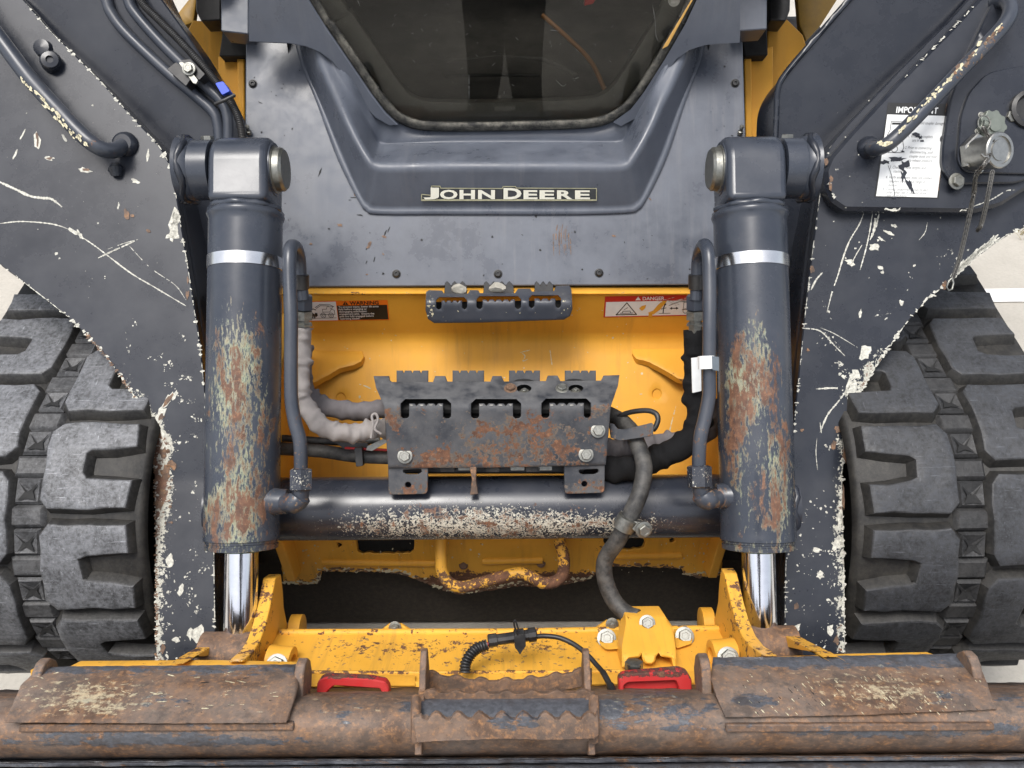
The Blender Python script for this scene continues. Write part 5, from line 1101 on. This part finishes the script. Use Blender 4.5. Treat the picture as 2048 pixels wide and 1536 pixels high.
# sensor cable with its plug
corrug('cable_sheath', [at(*q) for q in ((930, 1346, 1.12), (932, 1326, 1.125), (942, 1308, 1.13), (956, 1296, 1.135), (974, 1290, 1.138))], .0075, M_black, LD, .0042, .15)
tube('bare_wires', [at(970, 1291, 1.137), at(984, 1284, 1.137)], .003, M_redv, LD, 8)
p0, p1 = at(976, 1282, 1.135), at(1040, 1273, 1.14); kk = (p1 - p0).normalized()
lathe('cable_plug', p0, kk, [(0, .0075), (.001, .009), (.012, .009), (.013, .0075), (.036, .0075), (.037, .0105), (.050, .0105), (.051, .008), (.056, .008), (.056, .0098), (.066, .0098), (.068, .006)], M_black, LD, 10)
blk('plug_clip', [(1028, 1272), (1050, 1268), (1052, 1292), (1046, 1300), (1040, 1310), (1034, 1300), (1030, 1296)], 1.128, .012, M_black, LD, 2)
tube('plug_latch', crm([at(*q) for q in ((1036, 1270, 1.128), (1030, 1256, 1.125), (1028, 1246, 1.124), (1030, 1240, 1.124), (1034, 1250, 1.124), (1038, 1262, 1.126))], 4), .0012, M_black, LD, 8)
tube('sensor_cable', crm([at(*q) for q in ((1066, 1274, 1.14), (1090, 1272, 1.135), (1120, 1276, 1.13), (1150, 1290, 1.12), (1175, 1310, 1.105), (1195, 1332, 1.09), (1208, 1348, 1.075), (1222, 1375, 1.055), (1230, 1392, 1.04))], 7), [.0034] * 40 + [.0040] * 7 + [.0055] * 9, M_black, LD, 10)
# ------------------------------------------------------------------ rubber tracks
TR, TYc, TZc = .29, 1.065, .292
A1 = R(82)
def tpath(s, h=0):
    """point and outward normal of the track surface at run length s (0 = foremost point), h above the lug tops"""
    s1 = A1 * TR; s0 = -R(90) * TR
    if s0 <= s <= s1:
        a = s / TR; n = Vector((0, -math.cos(a), math.sin(a))); return Vector((0, TYc, TZc)) + n * (TR + h), n
    if s > s1:
        n = Vector((0, -math.cos(A1), math.sin(A1))); t = Vector((0, math.sin(A1), math.cos(A1))); return Vector((0, TYc, TZc)) + n * (TR + h) + t * (s - s1), n
    n = Vector((0, 0, -1)); return Vector((0, TYc, TZc)) + n * (TR + h) + Vector((0, s0 - s, 0)), n
def tp(s, x, h): p, n = tpath(s, h); return Vector((x, p.y, p.z))
PITCH, LH = .160, .018
def lug(track, side, sc0, xa, xb, notch_at_a, mat, seed):
    """C-shaped tread block between |x| = xa (inboard) and xb, notch open towards one side"""
    rd = random.Random(seed); hl = .069; j = lambda q: q + rd.uniform(-.0022, .0022)
    nx = .56; w = xb - xa; nw = .021
    # outline in (t across 0..1 from the closed side, s)
    P = [(0.0, -hl + .016), (.09, -hl), (.97, -hl + .002), (1.0, -nw - .005), (1 - nx + .06, -nw), (1 - nx, -nw + .006), (1 - nx, nw - .006), (1 - nx + .06, nw), (1.0, nw + .005), (.97, hl - .002), (.09, hl), (0.0, hl - .016)]
    cut = []
    for i in range(len(P)):
        a, b = P[i], P[(i + 1) % len(P)]; n = max(1, int(abs(b[1] - a[1]) / .022 + abs(b[0] - a[0]) * w / .03))
        cut += [(a[0] + (b[0] - a[0]) * k / n, a[1] + (b[1] - a[1]) * k / n) for k in range(n)]
    X = (lambda t: xb - t * w) if notch_at_a else (lambda t: xa + t * w)
    cx, V, F, top = .35, [], [], []
    cut = [(j(t * w) / w, j(s_)) for t, s_ in cut]; n = len(cut)
    # rings: foot (flared), shoulder, top
    def cen(t, s_):
        # pull a little inwards for the chamfered crown
        return (t + (.5 - t) * .0, s_)
    rings = ((.0085, -LH), (.0015, -.004), (0.0, -.0012), (-.0022, 0.0))
    import_n = []
    for i in range(n):
        a, b = Vector(cut[i - 1]), Vector(cut[(i + 1) % n]); tng = Vector(((b.x - a.x) * w, b.y - a.y)); nn = Vector((tng.y, -tng.x)).normalized(); import_n.append(nn)
    ar = sum(cut[i][0] * cut[(i + 1) % n][1] - cut[(i + 1) % n][0] * cut[i][1] for i in range(n))
    sg_ = 1 if ar > 0 else -1
    for off, h in rings:
        for (t, s_), nn in zip(cut, import_n): V.append(tp(sc0 + s_ + nn.y * off * sg_, side * (X(t + nn.x * off * sg_ / w)), h))
    for r_ in range(3):
        for i in range(n): F.append((r_ * n + i, r_ * n + (i + 1) % n, (r_ + 1) * n + (i + 1) % n, (r_ + 1) * n + i))
    base = 3 * n; pts2 = [Vector((cut[i][0] * w + import_n[i].x * -.003 * sg_, cut[i][1] + import_n[i].y * -.003 * sg_)) for i in range(n)]
    extra = []
    for u in range(1, 12):
        for v in range(-5, 6):
            q = (w * u / 12, v * hl / 5.5)
            if inpoly(q[0], q[1], [tuple(p) for p in pts2]) and min((Vector(q) - p).length for p in pts2) > .006: extra.append(Vector(q))
    v2, _, f2, ov, _, _ = delaunay_2d_cdt(pts2 + extra, [(i, (i + 1) % n) for i in range(n)], [], 0, 1e-6)
    idx = {}
    for i, o_ in enumerate(ov):
        k = [q for q in o_ if q < n]
        if k: idx[i] = base + k[0]
        else: idx[i] = len(V); V.append(tp(sc0 + v2[i].y, side * X(v2[i].x / w), rd.uniform(-.0008, .0008)))
    poly = [tuple(p) for p in pts2]
    for f in f2:
        c = sum((v2[i] for i in f), Vector((0, 0))) / 3
        if inpoly(c.x, c.y, poly): F.append(tuple(idx[i] for i in f))
    hmap = {}
    me = mesh('tread_lug', V, F, mat, track, 28)
    at_ = me.data.attributes.new('top', 'FLOAT', 'POINT'); vals = []
    for i, v in enumerate(me.data.vertices): vals.append(1.0 if i >= base else (.55 if i >= 2 * n else (.12 if i >= n else 0)))
    at_.data.foreach_set('value', vals)
    return me
def track(side, off, mat, lab):
    s_lo, s_hi, ds = -.62, 1.9, .02; N_ = int((s_hi - s_lo) / ds)
    xs = [.535, .545, .69, .70, .728, .738, .885, .892]
    rows = []
    for i in range(N_ + 1):
        s_ = s_lo + i * ds; rows.append([tp(s_, side * x, -LH - (.010 if j in (0, 7) else (0 if j not in (3, 4) else .006))) for j, x in enumerate(xs)])
    t = strip('rubber_track', rows, mat, LD, .02, ang=50, attrs={'top': lambda x, y, c: 0.0}, label=lab)
    k = 0
    for i in range(-2, 10):
        s_ = .137 + off + (i - 0) * PITCH
        vis = -.25 < s_ < 1.15
        if vis: lug(t, side, s_, .552, .686, True, mat, 10 * i + side); 
        s2 = s_ + PITCH * .5
        if -.25 < s2 < 1.15: lug(t, side, s2, .736, .874, False, mat, 10 * i + 5 + side)
        for kk in (0, 1):
            s3 = s_ + PITCH * (.25 + .5 * kk)
            if not -.1 < s3 < .80: continue
            # guide pocket: sunken rubber square torn open along its creases
            c = .7105; h = .021; V = [tp(s3 + b, side * (c + a), z) for a, b, z in ((-h, -h, -LH + .003), (h, -h, -LH + .003), (h, h, -LH + .003), (-h, h, -LH + .003))]
            V += [tp(s3 + b, side * (c + a), z) for a, b, z in ((-h * .8, -h * .8, -LH + .009), (h * .8, -h * .8, -LH + .009), (h * .8, h * .8, -LH + .009), (-h * .8, h * .8, -LH + .009))]
            V += [tp(s3, side * c, -LH + .001)]
            F = [(0, 1, 5, 4), (1, 2, 6, 5), (2, 3, 7, 6), (3, 0, 4, 7), (4, 5, 8), (5, 6, 8), (6, 7, 8), (7, 4, 8)]
            mesh('guide_pocket', V, F, mat, t, 15, attrs={'top': lambda x, y, c_: .5})
            rd = random.Random(i * 7 + kk + side)
            q = [(-.014, .012), (-.004, .003), (.002, -.001), (.013, .013), (.005, -.001), (.011, -.013), (.001, -.006 - rd.uniform(0, .006)), (-.012, -.013), (-.006, -.001)]
            mesh('torn_slit', [tp(s3 + b * 1.15, side * (c + a * 1.15), -LH + .0112 - .0075 * (1 - min(1, math.hypot(a, b) / .016))) for a, b in q], [tuple(range(len(q)))], M_gap, t, smooth=False)
            # raised bar beside the pocket
            s4 = s3 + PITCH * .25
            V = []
            for z, e in ((-LH, .004), (-.012, 0), (-.010, -.003)):
                V += [tp(s4 + b, side * (c + a), z) for a, b in ((-.024 - e, -.015 - e), (.024 + e, -.015 - e), (.024 + e, .015 + e), (-.024 - e, .015 + e))]
            F = [(r_ * 4 + i_, r_ * 4 + (i_ + 1) % 4, r_ * 4 + 4 + (i_ + 1) % 4, r_ * 4 + 4 + i_) for r_ in (0, 1) for i_ in range(4)] + [(8, 9, 10, 11)]
            mesh('link_bar', V, F, mat, t, 30, attrs={'top': lambda x, y, c_: .4})
    # idler wheel and undercarriage behind
    lathe('idler_wheel', (side * .56, TYc, TZc), (side, 0, 0), [(0, .05), (.01, .235), (.28, .235), (.29, .05)], M_gap, t, 40)
    return t
track(-1, 0.0, M_lug, 'scuffed pale grey rubber track with square C shaped lugs')
track(1, -.016, M_lug2, 'black rubber track with scraped C shaped lugs')
# ------------------------------------------------------------------ rusty attachment in front
AT = thing('attachment_frame', 'rusty steel attachment with round top bar and serrated step in the foreground', 'attachment', (0, .55, 0))
PR = [(1372, 1.12), (1380, 1.06), (1384, 1.02), (1392, .993), (1404, .975), (1422, .960), (1442, .951), (1462, .948), (1480, .952), (1496, .962), (1507, .980), (1512, 1.00), (1513, 1.02), (1512, 1.03), (1514, .990), (1520, .972), (1526, .972), (1528, .985), (1532, .966), (1540, .958), (1620, .94)]
prof = [at(1024, y, d) for y, d in PR]
nX = 150; rd = random.Random(3)
rows = [[Vector((-.98 + 1.96 * i / nX, p.y + rd.uniform(-.0006, .0006), p.z + rd.uniform(-.0006, .0006))) for p in prof] for i in range(nX + 1)]
def barpaint(x, y, c): return .20 * blob(x, y, 1310, 1420, 150, 55, .3) + .18 * blob(x, y, 690, 1415, 70, 50) + .55 * blob(x, y, 1010, 1412, 200, 26, .3) + .32 * blob(x, y, 300, 1480, 360, 16, .5) + .34 * blob(x, y, 1760, 1462, 320, 14, .5) + .3 * smo(y, 1506, 1520) + .2 * blob(x, y, 2010, 1410, 60, 50)
bar = strip('top_bar', rows, M_rust, AT, .006, ang=60, attrs={'paint': barpaint, 'cream': lambda x, y, c: .12 * blob(x, y, 700, 1410, 120, 40) + .13 * blob(x, y, 1280, 1400, 130, 40) + .05})
def pad(P, nm, lab, cream, paintf):
    pdp = dl((1318, 1.035), (1345, 1.012), (1372, .985), (1448, .935)); sf = surf(pdp)
    o = plate('hook_pad', P, sf, .010, M_rust, AT, step=11, cham=2, rough=.6, attrs={'cream': cream, 'paint': paintf}, label=lab, ang=60)
    x0, x1 = min(p[0] for p in P) + 28, max(p[0] for p in P) - 6
    # weld and backing step below the pad edge
    V, F = prism_data([at(x0, 1449, .944), at(x1, 1447, .944), at(x1, 1462, .944), at(x0, 1466, .944)], _a * .02); 
    bevel(mesh('pad_backing', V, F, M_rustd, o, attrs={'paint': lambda x, y, c: .16}), .002)
    return o
pL = pad([(8, 1446), (40, 1372), (72, 1340), (130, 1338), (400, 1336), (588, 1334), (592, 1380), (584, 1410), (572, 1447), (300, 1448)], 'hook_pad', 'rusty hook pad with cream scrapes', lambda x, y, c: .13 * blob(x, y, 150, 1395, 150, 50, .6) + .09 * blob(x, y, 330, 1400, 260, 50) + .05 , lambda x, y, c: .26 * smo(-y, -1366, -1340) + .16 * blob(x, y, 260, 1400, 200, 25))
pR = pad([(1452, 1436), (1436, 1400), (1424, 1360), (1430, 1320), (1600, 1318), (1940, 1312), (1960, 1330), (1976, 1368), (1986, 1400), (1996, 1420), (1700, 1432)], 'hook_pad', 'rusty hook pad with diagonal yellow scrapes', lambda x, y, c: .15 * blob(x, y, 1740, 1355, 220, 30, .6) + .16 * blob(x, y, 1780, 1400, 150, 26, .6) + .05, lambda x, y, c: .30 * smo(-y, -1352, -1328) + .26 * blob(x, y, 1510, 1400, 60, 20) + .22 * blob(x, y, 1900, 1395, 60, 20))
rd = random.Random(21)
pdp_ = dl((1318, 1.035), (1345, 1.012), (1372, .985), (1448, .935))
for o_, x0, x1, sl_, n_ in ((pL, 60, 560, .5, 46), (pR, 1470, 1960, -.9, 90)):
    for mat_, q_, nm_ in ((M_cream, n_, 'pale_scrapes'), (M_gap, n_ // 3, 'dark_gouges')):
        mk = Marks(surf(pdp_), .0006)
        for _ in range(q_):
            x, y, l = rd.uniform(x0, x1), rd.uniform(1345, 1425), rd.uniform(4, 20); mk.line([(x, y), (x - l * sl_ * .6, y + l * .55)] if sl_ < 0 else [(x, y), (x + l, y + rd.uniform(-4, 5))], rd.uniform(.5, 1.7), .7, .3)
        mk.done(nm_, mat_, o_)
# end ears of the pads
def eye_ear(P, X, th, d_):
    pts = [onX(x, y, X) for x, y in P]
    return bevel(mesh('end_ear', *prism_data(pts, Vector((th, 0, 0))), M_rust, AT, attrs={'paint': lambda x, y, c: .1, 'cream': lambda x, y, c: .1}), .002, 2)
def ear3(px, py0, X, th, prof_):
    """upright end plate, outline (dy, dz) about a point on the pad edge"""
    c = at(px, py0, 1.0); c.x = X
    pts = [c + Vector((0, a, b)) for a, b in prof_]
    return bevel(mesh('end_ear', *prism_data(pts, Vector((th, 0, 0))), M_rust, AT, attrs={'paint': lambda x, y, c_: .12, 'cream': lambda x, y, c_: .08}), .002, 2)
EP = [(-.030, -.050), (-.024, -.028), (-.010, -.012), (.004, -.002), (.016, 0), (.028, -.006), (.034, -.020), (.030, -.038), (.016, -.050)]
ear3(60, 1350, at(78, 1355, 1.0).x - .012, .012, EP)
ear3(592, 1350, at(586, 1350, 1.0).x, .012, EP)
ear3(1420, 1340, at(1424, 1340, 1.0).x - .012, .012, EP)
ear3(1950, 1335, at(1948, 1335, 1.0).x, .012, EP)
# serrated foot step
stp = [(826, 1482), (826, 1434)]
x = 826
n = 8; w = (1196 - 840) / n
top_ = [(826, 1436), (842, 1432)]
for i in range(n): 
    a = 842 + i * w * .985; top_ += [(a + w * .12, 1440), (a + w * .30, 1441), (a + w * .45, 1432), (a + w * .62, 1426), (a + w * .80, 1428), (a + w * .95, 1434)]
top_ += [(1196, 1424), (1198, 1470), (1190, 1478), (1100, 1481), (1010, 1478), (860, 1484), (832, 1486)]
stp = plate('step_front', top_, surf(lambda x, y: .922), .008, M_rust, AT, step=8, cham=1.2, rough=.7, attrs={'paint': lambda x, y, c: .10 + .12 * blob(x, y, 1030, 1440, 60, 20), 'cream': lambda x, y, c: .10})
def bar_s(nm, f, y0, y1, x0, x1, d0, n, amp):
    P = []; m_ = 10 * n
    for i in range(m_ + 1):
        t = i / m_; P.append((x0 + (x1 - x0) * t, f(t) + y0 - amp * max(-.35, math.sin(2 * math.pi * (n * t - .25)))))
    P += [(x1 - (x1 - x0) * t / 20, f(1 - t / 20) + y1) for t in range(21)]
    return plate(nm, P, surf(lambda x, y: d0), .007, M_rustd, stp, step=7, cham=1.0, rough=.5, attrs={'paint': lambda x, y, c: .10, 'cream': lambda x, y, c: .08})
bar_s('step_bar', lambda t: 3 * math.sin(3.14 * t), 1384, 1398, 838, 1190, .985, 7, 4.5)
bar_s('step_bar', lambda t: 22 * math.sin(3.14 * t ** .9) - 4 * t, 1342, 1382 - 8, 840, 1184, 1.045, 7, 5)
for xs_, hs in ((836, 1), (1184, -1)):
    Xs = at(xs_, 1400, .985).x; c = at(xs_, 1400, .985)
    P = [(-.052, -.030), (-.060, -.014), (-.048, -.008), (-.03, -.002), (-.016, -.006), (-.002, .006), (.014, .002), (.03, .012), (.054, .020), (.062, .014), (.058, -.02), (.03, -.04)]
    bevel(mesh('step_side', *prism_data([Vector((Xs, c.y + a, c.z + b)) for a, b in P], Vector((.008 * hs, 0, 0))), M_rustd, stp, attrs={'paint': lambda x, y, c_: .06, 'cream': lambda x, y, c_: .06}), .0012)
    tube('step_weld', [at(xs_ - 4 * hs, y, d) for y, d in ((1396, .968), (1430, .945), (1465, .938), (1480, .942))], .006, M_rustd, stp, 8)
# lower body of the attachment, down to the ground
V, F = prism_data([Vector((-.98, p.y, p.z)) for p in (at(1024, 1620, .94), at(1024, 1620, .94) + Vector((0, -.02, -.25)), Vector((0, .40, .012)), Vector((0, .60, .012)), at(1024, 1512, 1.03) + Vector((0, .03, -.05)))], Vector((1.96, 0, 0)))
mesh('back_sheet', V, F, M_rust, AT, attrs={'paint': lambda x, y, c: .3, 'cream': lambda x, y, c: 0}, smooth=False)
# ------------------------------------------------------------------ two stones on the upper step
def stone(px, py, d, r, seed, lab):
    rd = random.Random(seed); bm = bmesh.new(); bmesh.ops.create_icosphere(bm, subdivisions=2, radius=1)
    pl_ = [(Vector((rd.uniform(-1, 1), rd.uniform(-1, 1), rd.uniform(-.6, 1))).normalized(), rd.uniform(.55, .85)) for _ in range(9)]
    for v in bm.verts:
        for n, q in pl_:
            e = v.co.dot(n) - q
            if e > 0: v.co -= n * e
        v.co = Vector((v.co.x * r[0], v.co.y * r[1], v.co.z * r[2]))
    me = bpy.data.meshes.new('stone'); bm.to_mesh(me); bm.free(); me.materials.append(plain('stone_grey_%d' % seed, (.36, .34, .29), .85, sc=120, bmp=.6))
    o = bpy.data.objects.new('stone', me); link(o, None, Matrix.Translation(at(px, py, d))); tag(o, lab, 'stone', 'stones caught on the upper step'); return o
stone(919, 577, 1.452, (.0155, .011, .010), 4, 'small pale stone on the upper step, nearer the warning label')
stone(994, 575, 1.452, (.0165, .011, .010), 9, 'small pale stone on the middle of the upper step')
# ------------------------------------------------------------------ dry grass at the edge of the pavement
rd = random.Random(2); V, F = [], []; g0 = onZ(2052, 468, 0)
for _ in range(260):
    b = g0 + Vector((rd.uniform(-.04, .5), rd.uniform(-.05, .12), 0)); a = rd.uniform(0, 6.28); h = rd.uniform(.02, .07); l = Vector((math.cos(a), math.sin(a), 0)) * rd.uniform(.01, .05); s_ = Vector((-math.sin(a), math.cos(a), 0)) * .0022
    k = len(V); V += [b - s_, b + s_, b + l * .5 + Vector((0, 0, h * .7)) + s_ * .6, b + l * .5 + Vector((0, 0, h * .7)) - s_ * .6, b + l + Vector((0, 0, h))]; F += [(k, k + 1, k + 2, k + 3), (k + 3, k + 2, k + 4)]
tag(mesh('dry_grass', V, F, plain('straw', (.28, .23, .10), .8), smooth=False), 'small dry grass tuft on the pavement behind the right track', 'grass', kind='stuff')
# ------------------------------------------------------------------ the photographer, seen only as a reflection in glass and paint
def person():
    J, Ed, Rd = [], [], []
    def v(x, y, z, rx, ry=None): J.append((x, y, z)); Rd.append((rx, ry or rx)); return len(J) - 1
    def ch(*ids):
        for a, b in zip(ids, ids[1:]): Ed.append((a, b))
    PY = -.42
    pel = v(0, PY, .96, .15, .11); wa = v(0, PY - .01, 1.12, .145, .10); chs = v(0, PY, 1.30, .165, .115); sh = v(0, PY, 1.42, .12, .09); nk = v(0, PY + .01, 1.50, .055); hd = v(0, PY + .05, 1.60, .085, .095); cr = v(0, PY + .05, 1.70, .06, .07)
    ch(pel, wa, chs, sh, nk, hd, cr)
    for s in (-1, 1):
        h = v(.082 * s, PY, .90, .118, .10); th_ = v(.086 * s, PY + .01, .70, .098, .09); kn = v(.074 * s, PY + .03, .48, .086); cf = v(.082 * s, PY + .01, .30, .072); an = v(.112 * s, PY, .11, .052); hl = v(.112 * s, PY - .03, .05, .042); to = v(.135 * s, PY + .16, .04, .038, .03)
        ch(pel, h, th_, kn, cf, an, hl); ch(an, to)
        a = v(.19 * s, PY, 1.41, .062); e = v(.25 * s, PY + .10, 1.16, .046); w = v(.105 * s, -.10, 1.33, .030); p = v(.085 * s, -.055, 1.365, .030, .018)
        ch(sh, a, e, w, p)
        for i in range(4):
            b = v(.085 * s - .010 * s * (i - 1.5) * .3, -.045, 1.385 - .017 * i + .02, .009); c = v(.075 * s, -.025, 1.405 - .019 * i + .01, .0085); d = v(.062 * s, -.018, 1.402 - .019 * i + .01, .0075); ch(p, b, c, d)
        t0 = v(.072 * s, -.065, 1.38, .011); t1 = v(.055 * s, -.045, 1.39, .0095); ch(p, t0, t1)
    me = bpy.data.meshes.new('person'); me.from_pydata(J, Ed, []); o = bpy.data.objects.new('person', me); COL.objects.link(o)
    o.modifiers.new('skin', 'SKIN'); ly = me.skin_vertices[0].data if me.skin_vertices else None
    if ly is None:
        bpy.context.view_layer.objects.active = o; bpy.ops.mesh.customdata_skin_add(); ly = me.skin_vertices[0].data
    for i, r_ in enumerate(Rd): ly[i].radius = r_
    ly[0].use_root = True
    sb = o.modifiers.new('sub', 'SUBSURF'); sb.levels = sb.render_levels = 2
    dg = bpy.context.evaluated_depsgraph_get(); m2 = bpy.data.meshes.new_from_object(o.evaluated_get(dg)); bpy.data.objects.remove(o)
    m2.name = 'person'; m2.materials.clear()
    for q in (plain('dark_clothing', (.012, .013, .017), .85), plain('dark_trousers', (.014, .017, .026), .85), plain('skin_tone', (.45, .27, .19), .5)): m2.materials.append(q)
    for p in m2.polygons:
        c = p.center; p.material_index = 2 if (c.z > 1.49 or (c.y > -.10 and c.z > 1.3)) else (1 if c.z < .92 else 0); p.use_smooth = True
    o = link(bpy.data.objects.new('person', m2)); tag(o, 'person in dark clothes holding up a phone, mirrored in the cab glass', 'person')
    # face, hair, shoes as children
    hd_ = Vector((0, PY + .05, 1.60))
    V, F = [], []
    for i in range(9):
        a = math.pi * .52 * i / 8
        for k in range(20): t = 2 * math.pi * k / 20; V.append(hd_ + Vector((.094 * math.sin(a) * math.cos(t), -.012 + .108 * math.sin(a) * math.sin(t), .03 + .105 * math.cos(a))))
    for i in range(8):
        for k in range(20): F.append((i * 20 + k, i * 20 + (k + 1) % 20, i * 20 + 20 + (k + 1) % 20, i * 20 + 20 + k))
    mesh('hair', V, F, plain('dark_hair', (.02, .014, .01), .7), o)
    for s in (-1, 1):
        lathe('eye', hd_ + Vector((.032 * s, .082, .01)), (0, 1, 0), [(0, .012), (.006, .011), (.010, .006), (.011, .0001)], M_white, o, 12)
        lathe('ear', hd_ + Vector((.086 * s, 0, 0)), (s, 0, 0), [(0, .022), (.006, .028), (.010, .02), (.010, .0001)], bpy.data.materials['skin_tone'], o, 12)
    mesh('nose', *prism_data([hd_ + Vector((-.013, .085, -.025)), hd_ + Vector((.013, .085, -.025)), hd_ + Vector((0, .085, .02))], Vector((0, .018, -.004))), bpy.data.materials['skin_tone'], o)
    tube('mouth', [hd_ + Vector((x, .082, -.05)) for x in (-.02, 0, .02)], .005, plain('lip', (.35, .12, .10), .5), o, 8)
    pc = CAM - _a * .010
    V, F = box_data(pc, (_r, _u, _a), (.072, .036, .004)); ph = bevel(mesh('phone', V, F, M_black), .003)
    tag(ph, 'black phone held up by the mirrored person in dark clothes', 'phone')
person()
